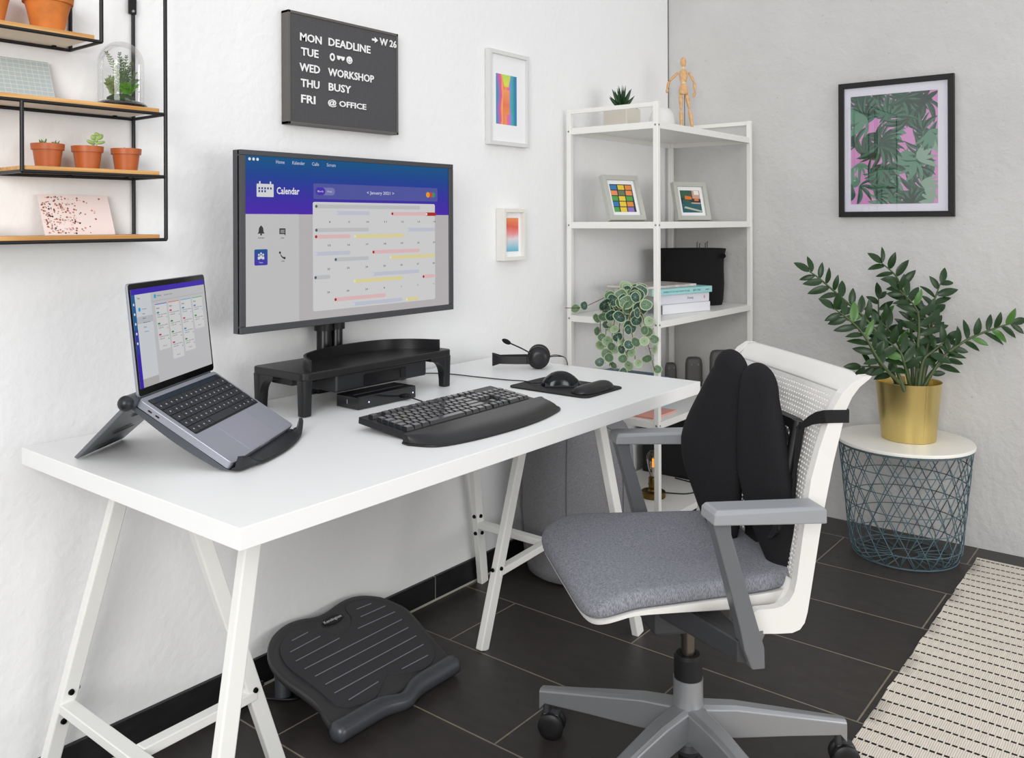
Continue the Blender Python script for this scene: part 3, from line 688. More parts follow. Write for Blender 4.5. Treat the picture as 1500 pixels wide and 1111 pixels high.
M_let = mat('white_letter', 'eeeeee', .5)
def letters(t, x0, x1, z0, z1):
    vs, fs = text_mesh(t, x0, x1, z0, z1)
    build(MB().add([Vector((x, -.0305, z)) for x, z in vs], fs), 'lettering', M_let, lb, solid=.0018)
LH = .0215
for t, a, b, z in (('MON', -2.081, -2.009, 1.6825), ('DEADLINE', -1.985, -1.832, 1.684), ('TUE', -2.078, -2.02, 1.644), ('WED', -2.083, -2.015, 1.602), ('WORKSHOP', -1.987, -1.819, 1.6015), ('THU', -2.079, -2.017, 1.5605), ('BUSY', -1.985, -1.905, 1.561), ('FRI', -2.078, -2.031, 1.5185), ('@ OFFICE', -1.988, -1.849, 1.5165)):
    letters(t, a, b, z-LH/2, z+LH/2)
letters('W 26', -1.796, -1.729, 1.7045, 1.7255)
lt = lambda pts: build(MB().poly([Vector((x, -.0305, z)) for x, z in pts]), 'symbol', M_let, lb, solid=.0018)
lt([(-1.826, 1.7125), (-1.815, 1.7125), (-1.815, 1.7075), (-1.803, 1.7155), (-1.815, 1.7235), (-1.815, 1.7185), (-1.826, 1.7185)])
rg = MB(); rg.loft([[Vector((-1.972+r*math.cos(2*PI*j/20)*.8, -.0305, 1.6435+r*math.sin(2*PI*j/20))) for j in range(20)] for r in (.011, .006)], cap=False); build(rg, 'symbol', M_let, lb, solid=.0018)
lt([(-1.956, 1.650), (-1.928, 1.6495), (-1.930, 1.641), (-1.936, 1.638), (-1.941, 1.644), (-1.944, 1.644), (-1.949, 1.638), (-1.954, 1.641)])
lt([(-1.911+.0105*math.cos(2*PI*j/20), 1.6435+.0105*math.sin(2*PI*j/20)) for j in range(20)])
sm = MB()
for dx in (-.0035, .0035): sm.poly([Vector((-1.911+dx+.0012*math.cos(2*PI*j/8), -.0316, 1.646+.0016*math.sin(2*PI*j/8))) for j in range(8)])
sm.tube([Vector((-1.911+.006*math.cos(PI+PI*j/8), -.0316, 1.642+.005*math.sin(PI+PI*j/8))) for j in range(9)], .0006, 5)
build(sm, 'smile', mat('symbol_dark', '3a3a3c', .7), lb)

# ------------------------------------------------------------------ pictures
def frame_boxes(m, a0, a1, z0, z1, bw, put, d0, d1):
    """four mitred sides; put(a, z, depth) -> Vector"""
    o = [(a0, z0), (a1, z0), (a1, z1), (a0, z1)]; i = [(a0+bw, z0+bw), (a1-bw, z0+bw), (a1-bw, z1-bw), (a0+bw, z1-bw)]
    for k in range(4):
        l = (k+1) % 4
        q = [o[k], o[l], i[l], i[k]]
        m.loft([[put(x, z, d0) for x, z in q], [put(x, z, d1) for x, z in q]])
def cramp_art(name, ramp, scale, dist, direction='X'):
    m = mat(name, '888888', .6); nt = m.node_tree; b = nt.nodes['Principled BSDF']; L = nt.links.new
    tc = nt.nodes.new('ShaderNodeTexCoord'); sp = nt.nodes.new('ShaderNodeSeparateXYZ'); n1 = nt.nodes.new('ShaderNodeTexNoise'); n1.inputs['Scale'].default_value = scale
    ad = nt.nodes.new('ShaderNodeMath'); ad.operation = 'MULTIPLY_ADD'; ad.inputs[1].default_value = dist
    mr = nt.nodes.new('ShaderNodeMapRange'); r = nt.nodes.new('ShaderNodeValToRGB')
    L(tc.outputs['Object'], sp.inputs[0]); L(tc.outputs['Object'], n1.inputs['Vector']); L(n1.outputs['Fac'], ad.inputs[0]); L(sp.outputs['XYZ'.index(direction)], ad.inputs[2]); L(ad.outputs[0], mr.inputs[0]); L(mr.outputs[0], r.inputs[0]); L(r.outputs[0], b.inputs['Base Color'])
    lo, hi, stops = ramp; mr.inputs[1].default_value = lo; mr.inputs[2].default_value = hi
    el = r.color_ramp.elements; el[0].position = stops[0][0]; el[0].color = lin(stops[0][1]); el[1].position = stops[-1][0]; el[1].color = lin(stops[-1][1])
    for p, c in stops[1:-1]: q = el.new(p); q.color = lin(c)
    return m
M_mat = mat('passepartout', 'eeeeef', .7)
pf = thing('picture_frame', 'white frame with a rainbow abstract print, hanging right of the letter board', 'picture', (-1.178, 0, 1.61), group=None)
PW = lambda x, z, dd: Vector((x, -dd, z))
m = MB(); frame_boxes(m, -1.288, -1.067, 1.452, 1.776, .014, PW, .001, .021); build(m, 'frame', mat('frame_white', 'd9d9d8', .4), pf, bevel=.001)
build(MB().box((-1.276, -.012, 1.464), (-1.079, -.002, 1.764)), 'mat_board', M_mat, pf)
art = cramp_art('art_rainbow', (-.068, .050, [(0, '2f7f96'), (.1, '38a08e'), (.2, '4f86c4'), (.29, 'b86ab0'), (.36, 'e65a86'), (.44, 'f0b060'), (.5, 'ea7c50'), (.58, 'f09458'), (.66, 'ee6a90'), (.75, 'b07ad0'), (.84, '4fa0c8'), (.93, '3aa894'), (1, '2f7fb0')]), 16, .030)
build(MB().box((-1.244, -.0125, 1.525), (-1.130, -.012, 1.697)), 'print', art, pf, label='abstract print with vertical rainbow bands')
ya = MB(); ya.poly([Vector((-1.212, -.0128, 1.697)), Vector((-1.200, -.0128, 1.655)), Vector((-1.176, -.0128, 1.655)), Vector((-1.164, -.0128, 1.697))])
build(ya, 'print_shape', cramp_art('art_yellow', (.03, .09, [(0, 'e8b850'), (.5, 'd8dc50'), (1, 'b8d860')]), 20, .01, 'Z'), pf)
build(MB().box((-1.205, -.0131, 1.56), (-1.171, -.0126, 1.645)), 'print_shape', cramp_art('art_orange', (-.05, .05, [(0, 'ee9a50'), (.5, 'e87858'), (1, 'f0a060')]), 20, .03, 'Z'), pf)
pf2 = thing('picture_frame', 'small deep white box frame with a red to blue sky print on the wall', 'picture', (-1.171, 0, 1.146))
m = MB(); frame_boxes(m, -1.232, -1.110, 1.056, 1.235, .013, PW, .001, .036); build(m, 'frame', mat('frame_white_warm', 'e4e2da', .4), pf2, bevel=.001)
build(MB().box((-1.221, -.022, 1.067), (-1.121, -.002, 1.224)), 'mat_board', M_mat, pf2)
build(MB().box((-1.205, -.0226, 1.087), (-1.136, -.022, 1.203)), 'print', cramp_art('art_sky', (-.045, .07, [(0, '6ab4cc'), (.2, 'a8ccd8'), (.4, 'e0d4d8'), (.55, 'e89a9c'), (.75, 'e0604c'), (1, 'e8945c')]), 18, .03, 'Z'), pf2, label='sunset coloured print')

pf3 = thing('picture_frame', 'large black frame with green jungle leaves on pink hanging on the grey wall', 'picture', (0, -.967, 1.466))
PR = lambda y, z, dd: Vector((-dd, y, z))
m = MB(); frame_boxes(m, -1.175, -.760, 1.203, 1.729, .021, PR, .001, .021); build(m, 'frame', mat('frame_black', '1d1c1c', .45), pf3, bevel=.001)
build(MB().box((-.011, -1.156, 1.222), (-.002, -.779, 1.710)), 'mat_board', mat('passepartout_cool', 'dfdde8', .7), pf3)
leafM = [mat('leaf_print_%d' % i, c, .7) for i, c in enumerate(('2e5c46', '24483a', '3d6f58', '1c382f', '5d8a72', '88a592'))]
pm = MB(); pm.cur = 0
pm.box((-.0116, -1.119, 1.253), (-.011, -.805, 1.675))
rnd = random.Random(3)
def clip(y_, z_): return (min(max(y_, -1.119), -.805), min(max(z_, 1.253), 1.675))
for ci in range(66):
    cy, cz = -.815-.3*((ci*.618+rnd.random()*.15) % 1), 1.26+.41*rnd.random(); col = rnd.choice([1,1,2,2,3,3,4,5,5]); 
    if cy < -.99 and cz < 1.52 and rnd.random() < .25: col = 6
    base_a = rnd.random()*2*PI; nl = rnd.randint(4, 7); L_ = rnd.uniform(.05, .11)
    for k in range(nl):
        a = base_a+k*(2.4/nl)+rnd.uniform(-.15, .15); wd = rnd.uniform(.005, .013); P_ = []; dep = .0118+ci*.000012+k*.000002
        for s_ in range(9):
            t = s_/8; yy = cy+math.cos(a+.5*t)*L_*t; zz = cz+math.sin(a+.5*t)*L_*t; wv = wd*math.sin(PI*min(1, t*1.02))**.8
            P_.append((yy-math.sin(a+.5*t)*wv, zz+math.cos(a+.5*t)*wv, yy+math.sin(a+.5*t)*wv, zz-math.cos(a+.5*t)*wv))
        for s_ in range(8):
            for side, cc in ((0, col), (1, min(6, col+1) if col < 4 else col)):
                pm.cur = cc
                A_ = P_[s_]; B_ = P_[s_+1]
                m0 = ((A_[0]+A_[2])/2, (A_[1]+A_[3])/2); m1 = ((B_[0]+B_[2])/2, (B_[1]+B_[3])/2)
                e0 = (A_[0], A_[1]) if side == 0 else (A_[2], A_[3]); e1 = (B_[0], B_[1]) if side == 0 else (B_[2], B_[3])
                q = [clip(*m0), clip(*m1), clip(*e1), clip(*e0)]
                pm.add([Vector((-dep, a_, b_)) for a_, b_ in q], [(0, 1, 2, 3)])
build(pm, 'print', [mat('print_pink', 'd08fc2', .7)]+leafM, pf3, label='print of green palm leaves on pink')
build(MB().box((-.0150, -1.155, 1.223), (-.0146, -.780, 1.709)), 'glass_pane', glass('picture_glass', alpha_mix=.25), pf3)

# ------------------------------------------------------------------ wire wall shelf
ws = thing('wall_shelf', 'black wire wall shelf with thin oak boards at the top left', 'shelf', (-2.75, -.07, 1.15))
M_wire = mat('shelf_wire', '18181a', .4); M_oak = wood('oak_board', 'b5803f', 'd8a868', 1)
M_under = mat('board_underside_bounce', 'f3eadb', .6)  # cream underside, its colour lightened for light bounced up from the desk
XR, XL, YF, YB = -2.528, -3.2, -.142, -.006
fr = MB(); R_ = .0042
def rod(a, b, r=R_): fr.tube([a, b], r, 8)
LV = ((1.154, XL, XR), (1.290, -2.822, XR), (1.425, XL, XR), (1.560, XL, -2.668))
for z, a, b in LV:
    for y in (YF, YB): rod((a, y, z), (b, y, z), .0036)
    for x in (a, b): rod((x, YF, z), (x, YB, z), .0036)
for x, z0_, z1_ in ((XR, 1.154, 1.95), (-2.822, 1.290, 1.425), (-2.668, 1.56, 1.95), (XL, 1.154, 1.95)):
    for y in (YF, YB): rod((x, y, z0_), (x, y, z1_))
rod((XL, YF, 1.95), (XR, YF, 1.95)); rod((XL, YB, 1.95), (XR, YB, 1.95))
build(fr, 'wire_frame', M_wire, ws, smooth=50)
for z, a, b in LV:
    o = MB().box((a+.004, YF+.001, z+.0036), (b-.014, YB-.004, z+.0115)); o.m = [1, 0, 0, 0, 0, 0]
    build(o, 'board', [M_oak, M_under], ws)
    for t in (.12, .5, .93):
        for y in (YF+.006, YB-.008):
            build(MB().lathe([(0, -.004), (.004, -.004), (.005, 0), (0, .0)], (a+(b-a)*t, y, z+.0036), 8), 'clip', M_bolt, ws)
build(MB().prism(rrect(XR-.004-.009, 1.661, XR-.004+.009, 1.70, .003, 3), .004, M=Matrix(((1,0,0,.0),(0,0,1,-.012),(0,1,0,0),(0,0,0,1)))), 'bracket', M_blackm, ws)
build(MB().lathe([(0, 0), (.004, 0), (.003, .003), (0, .003)], (XR-.004, -.0125, 1.668), 10, Matrix.Rotation(PI/2, 3, 'X')), 'screw', M_steel, ws)

M_terra = mat('terracotta_plastic', 'b25c2a', .42); M_soil = mat('soil', '33261c', .95, bump=.6, bscale=300)
M_clay = mat('terracotta_clay', 'c8742e', .75, vary=.22, vscale=25, bump=.15, bscale=80)
def small_pot(cx, label, plant):
    t = thing('potted_succulent', label, 'potted plant', (cx, -.07, 1.3017), group=None)
    r0, r1, h = .0225, .0275, .037
    build(MB().lathe([(0, 0), (r0, 0), (r1, h), (.0305, h), (.0315, h+.0125), (.0295, h+.0125), (.028, h+.004), (0, h+.004)], (cx, -.07, 1.3017), 28), 'pot', M_terra, t, smooth=35)
    build(MB().lathe([(0, 0), (.0285, 0), (.0285, .001), (0, .003)], (cx, -.07, 1.3017+h+.006), 20), 'soil', M_soil, t)
    for a in (-1.9, -.9): build(MB().cbox((cx+.0215*math.cos(a), -.07+.0215*math.sin(a), 1.3032), (.007, .007, .0028)), 'drain_slot', M_bolt, t)
    plant(t, cx, 1.3017+h+.008)
def spikes(t, cx, z):
    m = MB(); r = random.Random(1)
    for gx, n_ in ((-.010, 12), (.014, 8)):
        for i in range(n_):
            a = 2*PI*i/n_; L_ = r.uniform(.008, .014); b = Vector((cx+gx, -.07+r.uniform(-.01, .01), z))
            m.tube([b, b+Vector((math.cos(a)*.004, math.sin(a)*.004, L_*.6)), b+Vector((math.cos(a)*.007, math.sin(a)*.007, L_))], [.0022, .0018, .0003], 5)
    build(m, 'foliage', mat('succ_green', '5d7f3c', .5), t, smooth=60)
def sprig(t, cx, z):
    m = MB(); b = Vector((cx+.018, -.07, z)); tp = b+Vector((.004, 0, .026))
    m.tube([b, b+Vector((.003, 0, .014)), tp], .0014, 6)
    for dx, dz, zz in ((-.017, .006, .010), (-.009, .010, .018), (.004, .012, .024), (.014, .010, .02), (.017, .004, .012), (.0, .008, .012), (-.006, .002, .004)):
        q = b+Vector((0, 0, zz)); m.ell(q+Vector((dx*.6, 0, dz*.6)), (abs(dx)*.45+.0025, .003, abs(dz)*.35+.0022), Matrix.Rotation(-math.atan2(dz, dx) if dx > 0 else math.atan2(dz, -dx), 3, 'Y'), 8, 6)
    build(m, 'foliage', mat('sprig_green', '9ab468', .45), t, smooth=60)
def stub(t, cx, z):
    build(MB().tube([(cx-.003, -.07, z-.002), (cx-.004, -.07, z+.008)], [.0018, .0008], 6), 'foliage', mat('stub_dark', '2a2d26', .6), t)
small_pot(-2.7435, 'small terracotta coloured pot of short spiky succulents, leftmost of the three', spikes)
small_pot(-2.663, 'small terracotta coloured pot with a pale green jelly bean sprig, middle of three', sprig)
small_pot(-2.579, 'small terracotta coloured pot with only a tiny dark stub, rightmost of three', stub)
for cx, lab, s_ in ((-2.744, 'aged clay flower pot on the top board, right one at the picture edge', 1.0), (-2.858, 'aged clay flower pot on the top board, cut off at the upper left corner', .98)):
    t = thing('flower_pot', lab, 'flower pot', (cx, -.074, 1.5717))
    build(MB().lathe([(0, 0), (.0285*s_, 0), (.0415*s_, .062), (.0465*s_, .062), (.0485*s_, .082), (.0445*s_, .082), (.042*s_, .06), (.028, .01), (0, .01)], (cx, -.074, 1.5717), 36), 'body', M_clay, t, smooth=35)

def card(name, label, cat, x0, x1, z0, z1, mats, deco):
    y0, y1 = -.05, -.014
    P_ = lambda u_, v_, h=0: Vector((x0+(x1-x0)*u_, y0+(y1-y0)*v_-h, z0+(z1-z0)*v_))
    m = MB(); m.loft([[P_(0,0), P_(1,0), P_(1,1), P_(0,1)], [P_(0,0,.0012), P_(1,0,.0012), P_(1,1,.0012), P_(0,1,.0012)]])
    deco(m, P_)
    return tag(build(m, name, mats, loc=((x0+x1)/2, y0, z0)), label, cat)
def dots(m, P_):
    r = random.Random(5)
    for i in range(230):
        u_ = min(.97, max(.02, abs(r.gauss(.0, .34))+.02)); v_ = r.uniform(.04, .96)
        if u_ > .55 and r.random() < .35: continue
        s_ = r.choice((.006, .009, .012, .016)); m.cur = r.choice((1, 1, 1, 2, 2, 3)); ar = 1.5
        m.poly([P_(u_+s_*math.cos(2*PI*j/7), v_+s_*ar*math.sin(2*PI*j/7), .0014+i*1e-6) for j in range(7)])
card('card', 'pale pink card with copper confetti dots leaning on the lowest oak board', 'card', -2.741, -2.594, 1.1657, 1.2505, [mat('card_pink', 'e9dad8', .6), mat('copper_a', '9a5f4c', .4), mat('copper_b', 'c08f7c', .5), mat('copper_c', '4a2d2c', .4)], dots)
def gridl(m, P_):
    m.cur = 1
    for i in range(16): u_ = .03+i*.0645; m.poly([P_(u_, 0, .0014), P_(u_+.006, 0, .0014), P_(u_+.006, 1, .0014), P_(u_, 1, .0014)])
    for j in range(10): v_ = .06+j*.1; m.poly([P_(0, v_, .0015), P_(1, v_, .0015), P_(1, v_+.014, .0015), P_(0, v_+.014, .0015)])
card('card', 'grey blue card with a white grid leaning left of the glass dome', 'card', -2.90, -2.719, 1.4367, 1.526, [mat('card_greyblue', 'adb8b9', .7), mat('card_line', 'cdd2cf', .7)], gridl)
tag(build(MB().box((-2.885, -.085, 1.1657), (-2.848, -.06, 1.186)), 'trinket', mat('brass_trinket', 'b58a3a', .35, .8), loc=(-2.866, -.07, 1.166), bevel=.001), 'small brass coloured block at the left end of the lowest oak board', 'ornament')

# glass dome terrarium
dm = thing('glass_dome', 'glass bell dome with green ferns on a black base standing on the wall shelf', 'terrarium', (-2.592, -.074, 1.4367))
c = (-2.592, -.074, 1.4367)
build(MB().lathe([(0, 0), (.047, 0), (.0525, .003), (.0535, .007), (.050, .011), (.043, .014), (.036, .0165), (0, .017)], c, 40), 'base', M_gloss, dm, smooth=40)
build(MB().lathe([(.046, .0125)]+[(.0465, .03), (.0465, .09)]+[(.0465*math.cos(a), .0965+.0485*math.sin(a)) for a in [PI/2*i/10 for i in range(1, 11)]], c, 48), 'dome', glass('dome_glass', alpha_mix=.35), dm, smooth=70)
build(MB().lathe([(0, .016), (.03, .016), (.028, .024), (.018, .03), (0, .032)], c, 20), 'moss', mat('moss', '2c3f1c', .9, bump=.8, bscale=400), dm, smooth=60)
def fern(m, b, tip, n_, L0, rr, curl=.4):
    pts = smooth_pts([b, b.lerp(tip, .5)+Vector((0, 0, .004)), tip], 6); m.tube(pts, .0007, 4)
    for i in range(2, len(pts)):
        t = i/len(pts); L_ = L0*(1-t*.75)
        ax = (pts[i]-pts[i-1]).normalized()
        for s_ in (-1, -.5, .5, 1):
            q = (vr*s_+ax*.5+va*rr.uniform(-.5, .5)).normalized(); sd = Vector((q.z, 0, -q.x))*.16*L_+Vector((0, .0, .0))
            sd = ax*.0013
            m.add([pts[i]-sd*.4, pts[i]+q*L_*.5-sd, pts[i]+q*L_, pts[i]+q*L_*.5+sd], [(0, 1, 2, 3)])
rr = random.Random(9)
m = MB(); C = Vector(c)+Vector((0, 0, .028))
for dx, dz in ((-.002, .092), (.014, .084), (-.010, .066), (.006, .07), (.026, .05), (-.004, .05), (.017, .06), (.0, .08), (.02, .07), (-.006, .078), (.010, .055), (.028, .036)): fern(m, C+vr*dx*.3, C+vr*dx*1.15+va*rr.uniform(-.012, .012)+uz*dz, 8, .015, rr)
build(m, 'fern', mat('fern_dark', '3f5a2c', .6), dm)
m = MB()
for k in range(12): fern(m, C+vr*.014, C+vr*rr.uniform(.0, .032)+va*rr.uniform(-.02, .02)+uz*rr.uniform(.012, .028), 6, .012, rr)
build(m, 'fern', mat('fern_bright', '5f9a22', .5), dm, label='bright green leafy sprig')
m = MB()
for k in range(10): fern(m, C-vr*.015, C-vr*rr.uniform(.018, .036)+va*rr.uniform(-.015, .015)+uz*rr.uniform(.015, .045), 6, .011, rr)
fern(m, C-vr*.002+uz*.03, C-vr*.032+uz*.095, 7, .016, rr)
build(m, 'fern', mat('fern_olive', '6f7f45', .6), dm)

# ------------------------------------------------------------------ corner shelf unit
su = thing('shelving_unit', 'tall open white metal shelving unit standing in the room corner', 'shelf', (-.425, -.21, 0))
SX0, SX1, SY0, SY1 = -.835, -.022, -.405, -.018
pw = .019
M_su = mat('shelf_white', 'ecebe6', .35)
LZ = (1.540, 1.188, .838, .485, .137)
for x in (SX0, SX1-pw):
    for y in (SY0, SY1-pw):
        m = MB().box((x, y, .0), (x+pw, y+pw, 1.61))
        build(m, 'post', M_su, su, bevel=.0015)
for z in LZ:
    m = MB(); m.box((SX0+.004, SY0+.004, z-.004), (SX1-.004, SY1-.004, z))
    m.box((SX0+pw, SY0+.002, z-.024), (SX1-pw, SY0+.006, z)); m.box((SX0+pw, SY1-.006, z-.024), (SX1-pw, SY1-.002, z))
    m.box((SX0+.002, SY0+pw, z-.024), (SX0+.006, SY1-pw, z)); m.box((SX1-.006, SY0+pw, z-.024), (SX1-.002, SY1-pw, z))
    build(m, 'shelf_board', M_su, su, bevel=.0008)
for y in (SY0+.003, SY1-pw+.003): pass
build(MB().box((SX0+.003, SY0+pw, 1.593), (SX0+.015, SY1-pw, 1.609)), 'top_rail', M_su, su, bevel=.001)
build(MB().box((SX1-.015, SY0+pw, 1.593), (SX1-.003, SY1-pw, 1.609)), 'top_rail', M_su, su, bevel=.001)
for z in LZ:
    for (x, y) in ((SX0+.0095, SY0), (SX0, SY1-.0095), (SX0, SY0+.0095)):
        ax = Matrix.Rotation(PI/2, 3, 'X') if y == SY0 else Matrix.Rotation(-PI/2, 3, 'Y')
        build(MB().lathe([(0, 0), (.004, 0), (.003, .0015), (0, .002)], (x, y, z-.012), 10, ax), 'screw', mat('screw_steel', '8e99a3', .3, .8), su)

# mannequin
mq = thing('mannequin', 'jointed wooden artist mannequin standing on top of the white shelving unit', 'figurine', (-.206, -.19, 1.5403))
M_mq = wood('mannequin_wood', 'cc9c68', 'deb586', .6, .45)
V = lambda *p: Vector(p)
def limb(name, a, b, r0, r1, r2=None, m_=None):
    a = Vector(a); b = Vector(b); r2 = r1*.8 if r2 is None else r2
    pts = [a.lerp(b, t) for t in (0, .06, .2, .45, .75, .94, 1)]
    build(MB().tube(pts, [r0*.5, r0*.85, r0*1.05, (r0+r1)/2*1.12, r1*1.05, r2*.9, r2*.5], 12), name, m_ or M_mq, mq, smooth=60)
H = 1.5403
off = V(0, 0, 0)
cM = V(-.213, -.184, 0)
def at(z): return V(cM.x, cM.y, z)
build(MB().ell(at(1.857), (.0125, .0125, .0225)), 'head', M_mq, mq, smooth=60)
build(MB().tube([at(1.827), at(1.838)], .007, 12), 'neck', mat('mannequin_pale', 'e3c9a2', .5), mq, smooth=50)
def torso(name, prof):
    rings = []
    for z, hw, hd_ in prof: rings.append([at(z)+vr*hw*1.12*math.cos(2*PI*j/16)+va*hd_*math.sin(2*PI*j/16) for j in range(16)])
    build(MB().loft(rings), name, M_mq, mq, smooth=50)
torso('chest', ((1.826, .009, .007), (1.82, .0145, .010), (1.80, .0165, .0125), (1.785, .0145, .011), (1.774, .011, .009)))
build(MB().ell(at(1.770), (.011, .011, .008)), 'waist', mat('mannequin_pale', 'e3c9a2'), mq, smooth=60)
torso('pelvis', ((1.765, .011, .009), (1.752, .0155, .011), (1.735, .0175, .012), (1.724, .017, .011), (1.722, .014, .009)))
for S_, E_, W_, H_ in (((-.229, -.164, 1.811), (-.251, -.137, 1.777), (-.256, -.131, 1.746), (-.257, -.13, 1.728)), ((-.197, -.204, 1.811), (-.184, -.219, 1.772), (-.183, -.222, 1.733), (-.186, -.217, 1.711))):
    S2 = Vector(S_).lerp(Vector((-.213, -.184, S_[2])), .0)
    build(MB().ell(S2, (.006, .006, .006)), 'shoulder_joint', M_mq, mq, smooth=60)
    limb('upper_arm', S_, E_, .0055, .0055); limb('forearm', E_, W_, .0062, .005)
    limb('hand', W_, H_, .0055, .0055)
F1 = (-.219, -.177, 1.5535); F2 = (-.188, -.215, 1.5535)
limb('thigh', (-.220, -.176, 1.722), (-.220, -.176, 1.658), .0085, .0065); limb('thigh', (-.205, -.194, 1.722), (-.197, -.204, 1.660), .0085, .0065)
limb('calf', (-.220, -.176, 1.656), (-.219, -.178, 1.565), .0078, .0055, .005); limb('calf', (-.197, -.204, 1.658), (-.1885, -.2145, 1.565), .0078, .0055, .005)
for F_ in (F1, F2): build(MB().ell(V(F_[0], F_[1], 1.5625)-va*.006, (.008, .013, .006), Matrix.Rotation(math.radians(-51), 3, 'Z')), 'foot', M_mq, mq, smooth=60)
build(MB().tube([V(-.209, -.187, 1.55), V(-.209, -.187, 1.73)], .0016, 8), 'support_rod', M_dgrey, mq)
build(MB().lathe([(0, 0), (.045, 0), (.045, .014), (.042, .016), (0, .016)], (-.206, -.19, 1.5403), 28), 'base', M_mq, mq, smooth=40)

# planter with aloe on top, white stone
sp = thing('potted_succulent', 'spiky dark green succulent in a beige square pot on top of the shelving unit', 'potted plant', (-.62, -.13, 1.5403))
build(MB().box((-.675, -.185, 1.5405), (-.57, -.08, 1.625)), 'pot', mat('pot_beige', 'c9c3b6', .5), sp, bevel=.004)
build(MB().box((-.668, -.178, 1.6255), (-.577, -.087, 1.627)), 'soil', M_soil, sp)
m = MB(); cc = V(-.622, -.132, 1.626)
for ring_, (n_, L_, tilt, r_) in enumerate(((5, .085, .18, .009), (7, .08, .5, .010), (8, .066, .9, .009))):
    for i in range(n_):
        a = 2*PI*i/n_+ring_*.5; dv = V(math.cos(a)*math.sin(tilt), math.sin(a)*math.sin(tilt), math.cos(tilt))
        m.tube([cc+dv*.004, cc+dv*L_*.35, cc+dv*L_*.7+uz*.002, cc+dv*L_+uz*.006], [r_*.8, r_, r_*.6, .0004], 6, flat=.45)
build(m, 'foliage', mat('aloe_green', '21421f', .45), sp, smooth=50)
m = MB().ell((-.375, -.17, 1.5985), (.056, .05, .058), seg=24, n=16)
for i, v in enumerate(m.v): m.v[i] = v+Vector((math.sin(v.z*90+v.x*60), math.cos(v.y*80), 0))*.002
tag(build(m, 'vase', mat('white_stone', 'dcdbd8', .6, bump=.5, bscale=60), loc=(-.375, -.17, 1.5405), smooth=60), 'white rounded stone-like vase beside the mannequin on the shelving unit top', 'ornament')

# photo frames on the second board
def photo_frame(label, cx, cy, wd, hg, yaw, lean, z, art_fn):
    t = thing('photo_frame', label, 'photo frame', (cx, cy, z), 0)
    fwd = V(math.cos(yaw), math.sin(yaw), 0); sd = V(math.sin(yaw)*-1, math.cos(yaw), 0)*-1
    # sd points to the viewer's right when fwd faces the viewer
    sd = V(-fwd.y, fwd.x, 0)
    upv = uz*math.cos(lean)-fwd*math.sin(lean); nv = fwd*math.cos(lean)+uz*math.sin(lean)
    O_ = V(cx, cy, z+.0005)+uz*(.022*math.sin(lean))
    PP = lambda a, b, dd: O_+sd*a+upv*b+nv*(dd-.022)
    m = MB(); frame_boxes(m, -wd/2, wd/2, 0, hg, .019, PP, .0, .022); build(m, 'frame', mat('frame_grey_wood', 'b9bab2', .5), t, bevel=.001)
    m = MB(); m.loft([[PP(a, b, .001) for a, b in ((-wd/2+.012, .012), (wd/2-.012, .012), (wd/2-.012, hg-.012), (-wd/2+.012, hg-.012))], [PP(a, b, .012) for a, b in ((-wd/2+.012, .012), (wd/2-.012, .012), (wd/2-.012, hg-.012), (-wd/2+.012, hg-.012))]])
    build(m, 'mat_board', M_mat, t)
    mb, mats_ = art_fn(PP, wd, hg); build(mb, 'print', mats_, t)
    s0 = PP(0, hg*.75, 0); fx = V(s0.x, s0.y, z+.001)-fwd*.05
    build(MB().bar(s0, fx, .02, .003, up=tuple(fwd)), 'easel_leg', M_dgrey, t)
def art_patch(PP, wd, hg):
    m = MB(); cols_ = ['e08a3a', 'e6c83a', '4fa04a', 'd87a6a', 'e8d040', 'e89058', '6a7a5a', '2f7ab0', '8a72b8']; mats_ = [mat('art_dark', '2a3038', .6)]+[mat('patch_'+c_, c_, .6) for c_ in cols_]
    a0, a1, b0, b1 = -wd/2+.034, wd/2-.034, .034, hg-.034; m.poly([PP(a0, b0, .0125), PP(a1, b0, .0125), PP(a1, b1, .0125), PP(a0, b1, .0125)])
    order = [[2, 8, 4, 1], [6, 7, 4, 8], [9, 6, 5, 9], [2, 1, 7, 3], [3, 4, 1, 9], [5, 3, 4, 2]]
    nr, nc = 5, 3
    for i in range(nr):
        for j in range(nc):
            x0_ = a0+(a1-a0)*(j-.15+.05*i)/nc; x1_ = x0_+(a1-a0)*.86/nc; y0_ = b0+(b1-b0)*i/nr; y1_ = y0_+(b1-b0)*.84/nr
            x0_ = max(x0_, a0); x1_ = min(x1_, a1)
            if x1_ <= x0_: continue
            m.cur = (order[i][j]+i+j*2) % 9+1; m.poly([PP(x0_, y0_, .0127), PP(x1_, y0_, .0127), PP(x1_, y1_, .0127), PP(x0_, y1_, .0127)])
    return m, mats_
